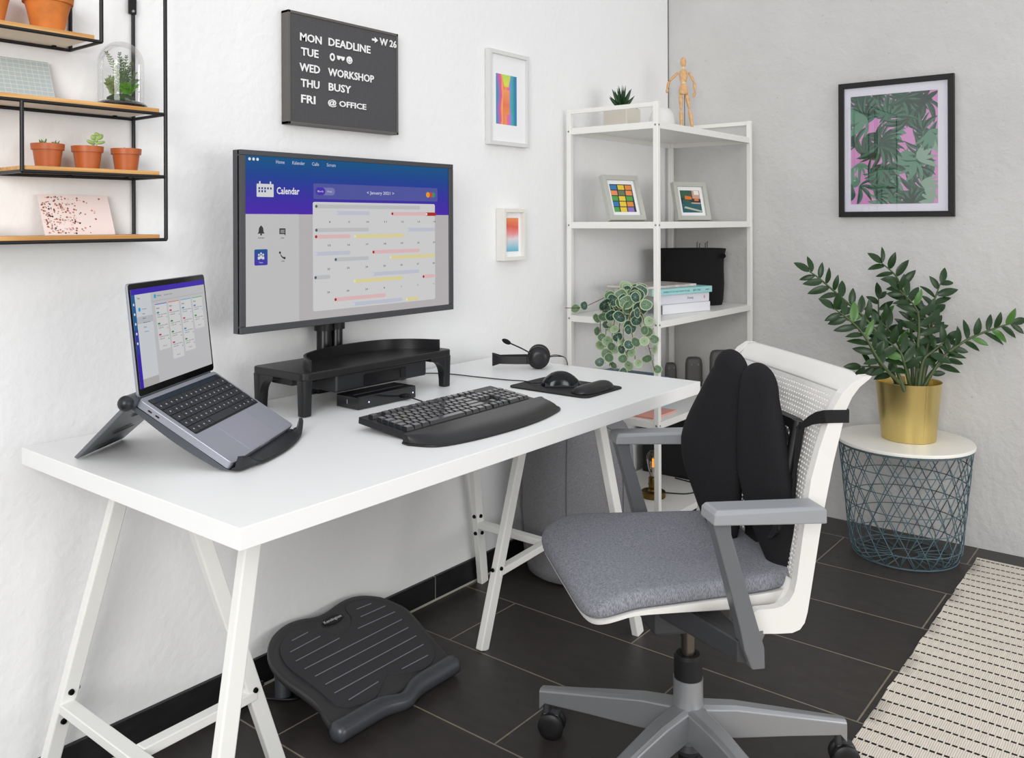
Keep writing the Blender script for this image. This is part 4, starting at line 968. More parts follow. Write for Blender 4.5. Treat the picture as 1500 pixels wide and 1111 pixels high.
def art_street(PP, wd, hg):
    m = MB(); mats_ = [mat('street_'+c_, c_, .6) for c_ in ('1f5a62', 'b8b8a0', '2f5a44', 'e0762a', 'c8a08a', 'e8e8e4', '17343c')]
    a0, a1, b0, b1 = -wd/2+.034, wd/2-.034, .034, hg-.034; X_ = lambda t: a0+(a1-a0)*t; Y_ = lambda t: b0+(b1-b0)*t
    def q(k, pts, l=1): m.cur = k; m.poly([PP(X_(a), Y_(b), .0124+.0002*l) for a, b in pts])
    q(0, [(0, 0), (1, 0), (1, .5), (0, .45)], 0); q(2, [(0, .6), (.6, .62), (.6, 1), (0, 1)], 0); q(4, [(.5, .45), (1, .5), (1, 1), (.5, 1)], 0); q(6, [(0, .42), (1, .48), (1, .62), (0, .65)], 1)
    q(1, [(.1, .2), (.95, .02), (1, .08), (.15, .28)]); q(3, [(.2, .6), (.55, .58), (.55, .72), (.22, .76)], 2); q(3, [(.68, .52), (.9, .52), (.9, .62), (.68, .62)], 2); q(5, [(.7, .8), (.95, .8), (.95, .98), (.7, .98)], 2); q(2, [(.05, .45), (.5, .42), (.45, .56), (.1, .6)], 3); q(4, [(.5, .4), (.98, .38), (.98, .44), (.5, .46)], 2)
    return m, mats_
CAMX, CAMY = -3.5349, -1.8973
photo_frame('grey wooden photo frame with bright colour patches, left on the second shelf', -.70, -.21, .178, .178, math.radians(218.9+34), math.radians(17), 1.1885, art_patch)
photo_frame('grey wooden photo frame with a teal street picture, right on the second shelf', -.25, -.256, .168, .163, math.radians(218.9+26), math.radians(14), 1.1885, art_street)

# fabric bin with hangers
fb = thing('fabric_basket', 'black felt storage basket with cut-out handle behind the books', 'basket', (-.17, -.19, .8385))
M_felt = mat('black_felt', '1c1c1d', .95, bump=.25, bscale=600)
m = MB(); rings = []
for z, s_ in ((0, .93), (.02, .97), (.09, 1.0), (.16, .985), (.2, 1.0), (.235, 1.06), (.235, 1.03), (.2, .97), (.1, .97), (.01, .93)):
    ring = []
    for j in range(36):
        a = 2*PI*j/36; cx_ = math.copysign(abs(math.cos(a))**.7, math.cos(a)); sy_ = math.copysign(abs(math.sin(a))**.7, math.sin(a))
        ring.append(V(-.17, -.195, .8389+z)+vr*(.135*s_*cx_)+va*(.082*s_*sy_))
    rings.append(ring)
m.loft(rings); build(m, 'body', M_felt, fb, smooth=60)
hp = V(-.17, -.195, 1.045)+vr*.112-va*.0845
build(MB().poly([hp+vr*.013*math.cos(2*PI*j/16)+uz*.011*math.sin(2*PI*j/16)-va*(.002) for j in range(16)]), 'handle_hole', mat('hole_black', '020202', 1), fb)
for i, (dx, h_) in enumerate(((.025, .019), (.035, .014), (.06, .016), (.068, .022))):
    p = V(-.17, -.195, 1.0)+vr*dx
    tag(build(MB().tube([p, p+uz*(.078+h_), p+uz*(.082+h_)+vr*.003], .0016, 6), 'wire_hook', M_blackm, loc=tuple(p)), 'thin black wire end sticking up out of the felt basket', 'wire', 'wire ends in the felt basket')

# books
def book(name, label, x, y, z, L_, D_, T_, yaw, cover, pages, spine_text=None, cat='book', extra=None):
    t = thing(name, label, cat, (x, y, z), yaw)
    F = FR[t.name]; tr_ = lambda a, b, c_: F @ V(a, b, c_)
    def bx(m, a, b): return m.box(a, b, M=F)
    e = .0018 if T_ > .012 else .0005
    m = MB(); bx(m, (0, 0, .0003), (L_, D_, e)); bx(m, (0, 0, T_-e), (L_, D_, T_)); bx(m, (0, 0, e), (L_, .003, T_-e)); build(m, 'cover', cover, t, bevel=.0005)
    m = MB(); bx(m, (.003, .003, e), (L_-.003, D_-.003, T_-e)); build(m, 'pages', pages, t)
    if spine_text:
        for s_, a, b, hh, mt_ in spine_text:
            vs, fs = text_mesh(s_, a, b, T_*.5-hh/2, T_*.5+hh/2); build(MB().add([tr_(x_, -.0006, z_) for x_, z_ in vs], fs), 'spine_lettering', mt_, t)
    if extra: extra(t, tr_)
    return t
M_pg = mat('pages', 'd9d6cf', .8); M_ink = mat('ink_grey', '8a8d92', .6); M_teal = mat('ink_teal', '5a8f98', .6)
yb_ = math.radians(-13)
def dirv(a): return V(math.cos(a), math.sin(a), 0)
book('book', 'thick white book lying lowest in the stack by the felt basket', -.632, -.312, .8385, .275, .18, .036, yb_, mat('cover_white', 'e6e6ea', .4), mat('pages_grey', '8f8f92', .8))
book('book', 'white book with grey title and red mark, second from the bottom of the stack', -.640, -.295, .8748, .292, .18, .036, yb_-.02, mat('cover_white2', 'dcdce2', .4), M_pg, [('Duong', .165, .198, .012, M_ink), ('II', .26, .266, .010, mat('ink_red', 'cc3a3a', .5))])
book('book', 'wide turquoise picture book lying across the white books', -.690, -.300, .9111, .345, .2, .024, yb_, mat('cover_turquoise', 'a0d2d3', .4), M_pg, [('WHERE TO GO AND WHAT TO SEE', .06, .21, .006, M_teal), ('NEW YORK', .23, .275, .007, M_teal), ('travel', .305, .325, .005, mat('ink_dark', '2c3a40', .6))])
book('magazine', 'thin white and grey magazine lying on top of the turquoise book', -.70, -.27, .9354, .31, .19, .009, yb_+.03, mat('cover_mag', 'cfc6c2', .4, vary=.3, vscale=30), M_pg, cat='magazine')
book('book', 'dark teal book lying on the fourth shelf behind the trailing plant', -.735, -.262, .5835, .17, .22, .022, .0, mat('cover_teal', '2a5c74', .4), M_pg)
book('book', 'thick bright blue book under the dark teal book on the fourth shelf', -.655, -.262, .4955, .16, .22, .088, 0, mat('cover_blue', '1f7fae', .4), M_pg)
book('book', 'salmon orange thin flat book lying lowest on the fourth shelf', -.80, -.365, .4853, .17, .29, .006, 0, mat('cover_salmon', 'e9a491', .45), mat('cover_salmon', 'e9a491'))

# dark rounded blocks
for i, (x_, y_, w_, h_, lab) in enumerate(((-.13, -.075, .05, .088, 'dark grey rounded block, smallest of the three, beside the blue books'), (-.13, -.185, .072, .123, 'dark grey rounded block with two dimples, middle one of the three'), (-.12, -.305, .095, .162, 'dark grey rounded block, tallest of the three, next to the chair back'))):
    t = thing('ornament', lab, 'ornament', (x_, y_, .4855))
    rings = []
    for z, s_ in ((0, .94), (.01, 1), (h_-.03, .98), (h_-.012, .9), (h_-.003, .75), (h_, .5)):
        rings.append([V(x_, y_, .4857+z)+vr*(w_/2*s_*math.copysign(abs(math.cos(a))**.5, math.cos(a)))+va*(.02*s_*math.copysign(abs(math.sin(a))**.6, math.sin(a))) for a in [2*PI*j/24 for j in range(24)]])
    build(MB().loft(rings), 'body', mat('slate_grey', '4f4d4b', .5), t, smooth=50)
    for s_ in (-1, 1): build(MB().ell(V(x_, y_, .4857+h_*.76)+vr*s_*w_*.2-va*.0195, (.005, .005, .005)), 'dimple', mat('slate_light', '7d7a77', .4), t, smooth=60)

# low shelf: black box, edison lamp
bxx = thing('storage_box', 'large black box with a lid on the lowest visible shelf', 'box', (-.17, -.2, .137))
build(MB().box((-.315, -.375, .1375), (-.045, -.04, .30)), 'body', mat('box_black', '202022', .5), bxx, bevel=.003)
build(MB().box((-.319, -.379, .300), (-.041, -.036, .335)), 'lid', mat('box_lid', '28282a', .45), bxx, bevel=.003)
lm = thing('table_lamp', 'bare filament bulb lamp on an antique brass base on the low shelf', 'lamp', (-.592, -.246, .137))
c = (-.592, -.246, .1375); M_br = mat('antique_brass', '77602f', .3, .9)
build(MB().lathe([(0, 0), (.046, 0), (.047, .003), (.047, .02), (.044, .023), (.02, .024), (.016, .03), (0, .03)], c, 36), 'base', M_br, lm, smooth=35)
build(MB().lathe([(0, .028), (.015, .028), (.018, .033), (.018, .045), (.0195, .046), (.0195, .052), (.018, .053), (.018, .07), (.0165, .074), (0, .074)], c, 28), 'socket', M_br, lm, smooth=35)
build(MB().lathe([(.0135, .072), (.0145, .09), (.021, .118), (.0255, .140), (.0255, .15), (.022, .163), (.013, .174), (.004, .178), (0, .1785)], c, 28), 'bulb', glass('bulb_glass', 'f4efe6', alpha_mix=.9), lm, smooth=60)
fm = MB()
for k in range(4):
    a = k*PI/2+.4; fm.tube([V(*c)+V(.003*math.cos(a), .003*math.sin(a), .112), V(*c)+V(.003*math.cos(a), .003*math.sin(a), .145)], .0008, 6)
build(fm, 'filament', mat('filament', 'f59a28', .4, emit=1.6), lm, label='glowing orange filament')
build(MB().lathe([(0, .075), (.004, .078), (.003, .112), (0, .112)], c, 10), 'bulb_stem', mat('stem_glass', 'c9c9c4', .3), lm)
lc = MB().tube(smooth_pts([(-.55, -.262, .147), (-.52, -.285, .1405), (-.49, -.33, .1395), (-.44, -.35, .1395), (-.36, -.335, .1395), (-.33, -.20, .1395)], 6), .0026, 8)
tag(build(lc, 'cable', M_black, loc=(-.5, -.3, .137), smooth=60), 'black lamp cable lying across the low white shelf', 'cable')

# trailing plant
tp = thing('trailing_plant', 'trailing plant with round silver veined leaves hanging off the shelving unit', 'potted plant', (-.765, -.24, .8385))
build(MB().lathe([(0, 0), (.038, 0), (.048, .07), (.045, .07), (.042, .06), (0, .06)], (-.765, -.24, .8387), 24), 'pot', mat('plant_pot_dark', '3a2f28', .6), tp, smooth=40)
LM = [mat('pep_edge', 'adbd98', .5), mat('pep_green', '5c7a5a', .42), mat('pep_dark', '2f5044', .42), mat('pep_vein', '9db5a4', .5), mat('pep_pale', '8ea580', .45)]
def round_leaf(m, c, nrm, r, mid, up_):
    nrm = nrm.normalized(); a = nrm.cross(up_); 
    if a.length < 1e-3: a = V(1, 0, 0)
    a.normalize(); b = a.cross(nrm)
    N_ = 14
    def pt(rad, ang, h): 
        notch = 1-.22*max(0, math.cos(ang-PI/2))**6
        return c+a*(rad*notch*math.cos(ang))+b*(rad*notch*math.sin(ang))+nrm*h
    n0 = len(m.v)
    vs = [c+nrm*(-.10*r)]; 
    for rad, h in ((.5*r, -.05*r), (.86*r, -.0*r), (r, .0)): vs += [pt(rad, 2*PI*j/N_, h) for j in range(N_)]
    cen = [(0, 1+j, 1+(j+1) % N_) for j in range(N_)]
    r1 = [(1+j, 1+N_+j, 1+N_+(j+1) % N_, 1+(j+1) % N_) for j in range(N_)]; r2 = [(1+N_+j, 1+2*N_+j, 1+2*N_+(j+1) % N_, 1+N_+(j+1) % N_) for j in range(N_)]
    i0 = len(m.v); m.cur = mid; m.add(vs, cen+r1)
    m.m += [0]*len(r2); m.f += [tuple(i0+i for i in f_) for f_ in r2]
    m.cur = 3 if mid != 4 else 1
    for k in range(6):
        an = PI/2+2*PI*(k+.5)/6; t_ = a*math.cos(an)+b*math.sin(an); s_ = nrm.cross(t_)*.025*r
        p0 = c-nrm*.09*r+nrm*.012*r; m.add([p0-s_, c+t_*.8*r+nrm*.03*r*0+nrm*.0006, p0+s_], [(0, 1, 2)])
XV = -.872
vines = [[(-.765, -.25, .90), (-.80, -.24, .93), (-.86, -.215, .90), (XV, -.19, .83), (XV, -.197, .76), (XV-.01, -.215, .68)],
 [(-.765, -.25, .90), (-.81, -.26, .935), (-.862, -.258, .885), (XV-.012, -.248, .79), (XV, -.239, .725), (XV-.01, -.233, .672)],
 [(-.765, -.25, .90), (-.82, -.28, .94), (-.87, -.29, .87), (XV-.02, -.298, .77), (XV-.012, -.304, .72), (XV-.015, -.302, .655)],
 [(-.765, -.25, .90), (-.81, -.30, .94), (-.862, -.33, .87), (XV, -.37, .795), (XV, -.392, .74), (XV, -.41, .672)],
 [(-.765, -.25, .90), (-.83, -.29, .925), (-.875, -.315, .84), (XV-.01, -.335, .757), (XV-.01, -.34, .69)],
 [(-.765, -.25, .90), (-.80, -.20, .92), (-.85, -.15, .893), (-.868, -.11, .875), (-.872, -.035, .868)],
 [(-.765, -.25, .90), (-.82, -.31, .93), (-.865, -.35, .89), (XV, -.37, .835), (XV+.0, -.385, .775)],
 [(-.765, -.25, .90), (-.80, -.22, .92), (-.85, -.21, .87), (XV-.01, -.22, .80), (XV-.02, -.225, .74)],
 [(-.765, -.25, .90), (-.82, -.26, .92), (-.872, -.275, .84), (XV-.02, -.27, .76)]]
rl_ = random.Random(21)
for vi, vp in enumerate(vines):
    pts = smooth_pts(vp, 6); m = MB(); m.tube(pts, .0013, 5)
    m2 = MB(); tot = len(pts)
    step = (2, 3, 2, 3, 3, 7, 3, 3, 3)[vi]
    for i in range(5 if vi != 5 else 8, tot, step):
        p = pts[i]; side = 1 if (i//step) % 2 else -1
        tow = -va*rl_.uniform(.5, 1)+vr*rl_.uniform(-.7, .7)+uz*rl_.uniform(-.35, .55)
        r_ = rl_.uniform(.016, .0215) if i > tot*.5 else rl_.uniform(.022, .029)
        c_ = p+vr*side*rl_.uniform(.006, .022)-va*rl_.uniform(.004, .02)
        c_.x = min(c_.x, -.838-r_*.6) if c_.z < .84 else c_.x
        c_.y = min(c_.y, -.02)
        m.tube([p, c_], .0007, 4)
        round_leaf(m2, c_, tow, r_, rl_.choice((1, 1, 4, 2, 4) if i > tot*.6 else (1, 2, 2, 1, 2)), uz+vr*side*.6)
    o = build(m, 'vine', mat('vine_brown', '6a4a38', .6), tp, smooth=60)
    build(m2, 'leaves', LM, o, smooth=60)
m2 = MB()
for i in range(16):
    a = rl_.uniform(0, 2*PI); rad = rl_.uniform(.01, .055); c_ = V(-.80, -.265, .935)+vr*math.cos(a)*rad-va*abs(math.sin(a))*rad*.6+uz*rl_.uniform(-.045, .022)
    round_leaf(m2, c_, -va+uz*rl_.uniform(.0, .9)+vr*rl_.uniform(-.6, .6), rl_.uniform(.021, .028), rl_.choice((1, 2, 2, 4)), uz+vr*.3)
build(m2, 'crown_leaves', LM, tp, smooth=60)

# ------------------------------------------------------------------ pouf
pc = (-1.060, -.214, 0)
pu = thing('pouf', 'tall round grey felt pouf standing behind the desk by the shelving unit', 'pouf', pc)
prof = [(0, .004), (.155, .004), (.168, .012), (.178, .04), (.188, .12), (.196, .22), (.196, .32), (.190, .42), (.182, .47), (.168, .497), (.12, .507), (0, .51)]
M_pf = mat('grey_felt', '7c7b7e', .95, bump=.35, bscale=500, vary=.18, vscale=260)
build(MB().lathe(prof, pc, 64), 'body', M_pf, pu, smooth=50)
for k in range(6):
    a = math.radians(222+60*k-18); pts = [V(pc[0]+(r+.0006)*math.cos(a), pc[1]+(r+.0006)*math.sin(a), z) for r, z in prof[2:-1]]
    build(MB().tube(pts, .0016, 6), 'seam', mat('felt_seam', '5b5a5d', .95), pu)
0 and build(MB().tube([V(pc[0]+.1915*math.cos(2*PI*j/64), pc[1]+.1915*math.sin(2*PI*j/64), .405) for j in range(64)], .0012, 5, closed=True), 'seam', mat('felt_seam', '5b5a5d'), pu)

# ------------------------------------------------------------------ side table + plant
TC = (-.234, -1.055, 0)
tb = thing('side_table', 'round side table with a white lid on a teal wire basket by the grey wall', 'side table', TC)
build(MB().lathe([(0, .400), (.219, .400), (.226, .402), (.2265, .408), (.2245, .4125), (.218, .4135), (0, .4135)], TC, 72), 'table_top', mat('table_top', 'e9e6de', .35), tb, smooth=35)
M_tw = mat('teal_wire', '4d646c', .45, .1)
def rad(z): return .179+(.219-.179)*(z/.4)-(.030*max(0, 1-z/.035)**2)
m = MB()
for z, r in ((.396, .220), (.33, None), (.262, None), (.192, None), (.125, None), (.055, None), (.004, .150)):
    rr_ = r or rad(z); m.tube([V(TC[0]+rr_*math.cos(2*PI*j/72), TC[1]+rr_*math.sin(2*PI*j/72), z) for j in range(72)], .0032 if z > .39 else .0018, 8, closed=True)
m.tube([V(TC[0]+.045*math.cos(2*PI*j/36), TC[1]+.045*math.sin(2*PI*j/36), .006) for j in range(36)], .0022, 8, closed=True)
m.tube([V(TC[0]+.172*math.cos(2*PI*j/72), TC[1]+.172*math.sin(2*PI*j/72), .010) for j in range(72)], .0022, 8, closed=True)
build(m, 'wire_rings', M_tw, tb, smooth=60)
NW = 22
for s_ in (1, -1):
    m = MB()
    for i in range(NW):
        pts = []
        for k in range(15):
            z = .396-(.396-.012)*k/14; a = 2*PI*(i+.12*(s_ < 0))/NW+s_*1.02*k/14; pts.append(V(TC[0]+rad(z)*math.cos(a), TC[1]+rad(z)*math.sin(a), z))
        a_ = a; pts.append(V(TC[0]+.15*math.cos(a_), TC[1]+.15*math.sin(a_), .004)); 
        if s_ > 0 or True: pts.append(V(TC[0]+.045*math.cos(a_), TC[1]+.045*math.sin(a_), .006))
        m.tube(pts, .0017, 6)
    build(m, 'wire_lattice', M_tw, tb, smooth=60)

PC = (-.222, -1.066, .4137)
pl = thing('potted_plant', 'glossy dark green zz plant in a brushed gold pot on the side table', 'potted plant', PC)
def brushed():
    m = mat('gold_brushed', 'dcc682', .33, 1.0); return m
build(MB().lathe([(0, .001), (.0885, .001), (.0892, .004), (.1085, .2035), (.1100, .206), (.1085, .2045), (.106, .203), (.088, .02), (0, .02)], PC, 64), 'pot', brushed(), pl, smooth=30)
build(MB().lathe([(0, .175), (.1035, .175), (0, .185)], PC, 32), 'soil', M_soil, pl)
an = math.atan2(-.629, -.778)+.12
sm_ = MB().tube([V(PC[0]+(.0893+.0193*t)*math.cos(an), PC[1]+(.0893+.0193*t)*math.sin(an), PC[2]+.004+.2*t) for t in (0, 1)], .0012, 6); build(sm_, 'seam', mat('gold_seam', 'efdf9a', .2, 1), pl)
zm = [mat('zz_leaf', '1f3a19', .34, spec=.35), mat('zz_leaf_new', '44702a', .35)]
M_stem = mat('zz_stem', '46552f', .45)
Z = {'s1': [(-.335, -1.082, .6), (-.372, -1.037, .748), (-.419, -.979, .849), (-.463, -.924, .913), (-.518, -.856, .989), (-.54, -.829, 1.014)],
 's2': [(-.30, -1.083, .6), (-.436, -1.037, .70), (-.471, -.994, .792), (-.499, -.96, .843), (-.538, -.911, .892)],
 's3': [(-.21, -1.078, .6), (-.213, -1.074, .771), (-.216, -1.071, .871), (-.235, -1.047, .949), (-.249, -1.03, .995), (-.278, -.994, 1.037)],
 's4': [(-.169, -1.097, .6), (-.153, -1.116, .695), (-.145, -1.126, .815), (-.139, -1.134, .9), (-.125, -1.151, .964)],
 's5': [(-.258, -1.121, .6), (-.23, -1.18, .711), (-.177, -1.246, .774), (-.117, -1.32, .813), (-.08, -1.366, .831)],
 's6': [(-.267, -1.103, .6), (-.264, -1.107, .741), (-.261, -1.111, .818), (-.267, -1.104, .882), (-.302, -1.059, .946)],
 's7': [(-.196, -1.017, .6), (-.218, -.988, .753), (-.232, -.971, .827), (-.234, -.969, .906)],
 's8': [(-.275, -1.052, .6), (-.319, -1.022, .664), (-.342, -.994, .676), (-.376, -.952, .678)],
 's9': [(-.29, -1.09, .6), (-.356, -1.088, .694), (-.367, -1.075, .741), (-.393, -1.043, .776)],
 's10': [(-.187, -1.106, .6), (-.167, -1.131, .65), (-.137, -1.169, .691), (-.126, -1.182, .71)],
 's11': [(-.273, -1.111, .6), (-.263, -1.124, .698), (-.242, -1.15, .733), (-.213, -1.185, .769)],
 's12': [(-.25, -1.08, .6), (-.25, -1.06, .70), (-.275, -1.03, .78), (-.31, -1.0, .83)],
 's13': [(-.22, -1.11, .6), (-.20, -1.12, .72), (-.19, -1.13, .80), (-.205, -1.11, .87)]}
rz_ = random.Random(4)
def zz_leaf(m, p, dr_, nr, L_, W_, mid):
    dr_ = dr_.normalized(); sd = dr_.cross(nr).normalized(); nr = sd.cross(dr_)
    prev = None; m.cur = mid; vs = []; 
    T_ = ((0, 0), (.12, .55), (.3, .92), (.5, 1), (.7, .82), (.87, .45), (1, 0))
    for t, ww in T_:
        b = p+dr_*(L_*t)-nr*(L_*.22*t*t); vs += [b-sd*(W_*.5*ww)+nr*W_*.16*ww, b, b+sd*(W_*.5*ww)+nr*W_*.16*ww]
    fs = []
    for i in range(len(T_)-1):
        fs += [(3*i, 3*i+1, 3*i+4, 3*i+3), (3*i+1, 3*i+2, 3*i+5, 3*i+4)]
    m.add(vs, fs)
for name, P_ in Z.items():
    pts = smooth_pts(P_, 7); npt = len(pts); ms_ = MB()
    ms_.tube(pts, [.0062*(1-.75*i/(npt-1))+.0006 for i in range(npt)], 8); o = build(ms_, 'stem', M_stem, pl, smooth=60)
    ml = MB(); total = sum((pts[i+1]-pts[i]).length for i in range(npt-1)); start = .34 if total > .25 else .3
    run = 0; nxt = total*start; k = 0
    for i in range(npt-1):
        run += (pts[i+1]-pts[i]).length
        while run >= nxt and nxt < total:
            t_ = (pts[i+1]-pts[i]).normalized(); s_ = 1 if k % 2 else -1
            out = (vr-t_*vr.dot(t_)).normalized() if abs(t_.dot(vr)) < .9 else (uz-t_*t_.z).normalized()
            if abs(t_.dot(vr)) >= .55: out = (uz-t_*t_.z).normalized()
            dr_ = (out*s_*.9+t_*.62+va*rz_.uniform(-.55, .3)+uz*rz_.uniform(-.1, .2)).normalized()
            nr = (-va+uz*rz_.uniform(.1, 1.0)+vr*rz_.uniform(-.4, .4)); fr_ = nxt/total
            L_ = rz_.uniform(.058, .076)*(1 if .45 < fr_ < .9 else .88); W_ = L_*rz_.uniform(.32, .42)
            if name in ('s9', 's11', 's8', 's12'): L_ *= 1.12; W_ *= 1.15
            zz_leaf(ml, pts[i+1], dr_, nr, L_, W_, 1 if (rz_.random() < .07) else 0)
            nxt += .0182 if total > .25 else .018; k += 1
    t_ = (pts[-1]-pts[-2]).normalized(); zz_leaf(ml, pts[-1], t_, -va+uz*.3, .06, .026, 0)
    ml.v = [V(min(v.x, -.012), v.y, v.z) for v in ml.v]
    build(ml, 'leaflets', zm, o, smooth=60)

# ------------------------------------------------------------------ footrest
ft = thing('footrest', 'black tilting footrest with grey ribs on the floor under the desk', 'footrest', (-2.03, -.2, 0))
outl = [(-2.240, -.345), (-2.233, -.30), (-2.226, -.269), (-2.233, -.219), (-2.245, -.164), (-2.242, -.113), (-2.221, -.071), (-2.182, -.037), (-2.13, -.021), (-2.085, -.024), (-2.05, -.035), (-2.011, -.037), (-1.951, -.026), (-1.905, -.026), (-1.868, -.039), (-1.833, -.066), (-1.814, -.1), (-1.801, -.137), (-1.805, -.181), (-1.815, -.231), (-1.822, -.284), (-1.830, -.345)]
def tz(y): return .035+.33*(y+.34)
op = [(p.x, p.y) for p in smooth_pts([(a, b, 0) for a, b in outl], 3)]
cxf, cyf = -2.03, -.19
rings = []
for sc, dz in ((.94, -.019), (.985, -.017), (1.0, -.010), (1.0, -.004), (.985, .001), (.955, .0015), (.925, .000), (.91, -.0015)):
    rings.append([V(cxf+(x-cxf)*sc, cyf+(y-cyf)*(1-(1-sc)*1.1), tz(cyf+(y-cyf)*(1-(1-sc)*1.1))+dz) for x, y in op])
for r_ in rings:
    for v in r_: v.z = max(v.z, .004)
M_ft = mat('footrest_plastic', '373739', .42)
build(MB().loft(rings), 'platform', M_ft, ft, smooth=50)
# rolled front edge, dips at the middle
rings = []
for i in range(41):
    t = i/40; xx = -2.246+.418*t; g = math.exp(-((t-.5)/.095)**2); yy = -.350-.012*math.sin(PI*t)*0-.020*g; r_ = (.0235-.004*g)*math.sqrt(max(.12, 1-max(0, abs(2*t-1)-.95)**2/.0025))
    rings.append([V(xx, yy+r_*1.1*math.cos(2*PI*j/18), .0265-.004*g+r_*math.sin(2*PI*j/18)) for j in range(18)])
build(MB().loft(rings), 'front_roll', mat('footrest_roll', '404247', .3), ft, smooth=60)
fmats = mat('footrest_mat', '353437', .55)
mp_ = smooth_pts([(a, b, 0) for a, b in [(-2.188, -.078), (-2.205, -.11), (-2.21, -.152), (-2.195, -.232), (-2.188, -.293), (-2.147, -.322), (-2.095, -.327), (-2.05, -.305), (-2.02, -.29), (-1.982, -.305), (-1.934, -.325), (-1.882, -.318), (-1.85, -.289), (-1.83, -.22), (-1.82, -.181), (-1.83, -.109), (-1.874, -.058), (-1.932, -.044), (-1.955, -.06), (-1.962, -.09), (-1.995, -.118), (-2.045, -.112), (-2.075, -.075), (-2.13, -.05)]+[(-2.188, -.078)]], 3)[:-1]
build(MB().loft([[V(p.x, p.y, tz(p.y)+dz) for p in mp_] for dz in (-.006, .0012)]), 'mat_surface', fmats, ft)
for a, b in [((-2.15, -.077), (-2.097, -.074)), ((-2.177, -.106), (-2.079, -.101)), ((-2.184, -.137), (-2.041, -.132)), ((-2.181, -.168), (-1.847, -.165)), ((-2.175, -.2), (-1.854, -.197)), ((-2.17, -.233), (-1.858, -.231)), ((-2.169, -.265), (-1.864, -.264)), ((-2.154, -.299), (-2.055, -.295)), ((-1.975, -.296), (-1.882, -.298)), ((-1.928, -.072), (-1.878, -.075)), ((-1.939, -.1), (-1.85, -.102)), ((-1.975, -.13), (-1.843, -.133))]:
    build(MB().tube([V(a[0], a[1], tz(a[1])+.0014), V(b[0], b[1], tz(b[1])+.0014)], .0013, 6), 'rib', mat('rib_grey', '7c8088', .4), ft)
lg = V(-2.012, -.072, tz(-.072)); 
badge = [V(lg.x+.035*math.cos(2*PI*j/24), lg.y+.013*math.sin(2*PI*j/24), tz(lg.y+.013*math.sin(2*PI*j/24))+.0022) for j in range(24)]
bd = build(MB().poly(badge), 'badge', mat('badge_black', '101012', .35), ft, solid=.001)
vs, fs = text_mesh('Kensington', -.029, .029, -.006, .006); build(MB().add([V(lg.x+x_, lg.y+z_, tz(lg.y+z_)+.0032) for x_, z_ in vs], fs), 'lettering', mat('badge_text', 'c9cbd0', .4), bd)
for x in (-2.195, -1.865):
    build(MB().tube([V(x, -.10, .008), V(x+(.01 if x < -2 else -.01), -.09, .06), V(x+(.02 if x < -2 else -.02), -.08, .10)], [.02, .022, .018], 16), 'support_foot', mat('footrest_roll', '2b2d31'), ft, smooth=50)
build(MB().box((-2.17, -.10, .02), (-1.89, -.06, .07)), 'support_bar', M_black, ft, bevel=.004)
tag(build(MB().tube(smooth_pts([(-2.36, -.05, .02), (-2.30, -.07, .012), (-2.24, -.06, .008), (-2.18, -.13, .006), (-2.10, -.12, .006)], 6), .004, 8), 'cable', M_black, loc=(-2.25, -.07, 0), smooth=60), 'black power cable lying on the floor behind the footrest', 'cable')

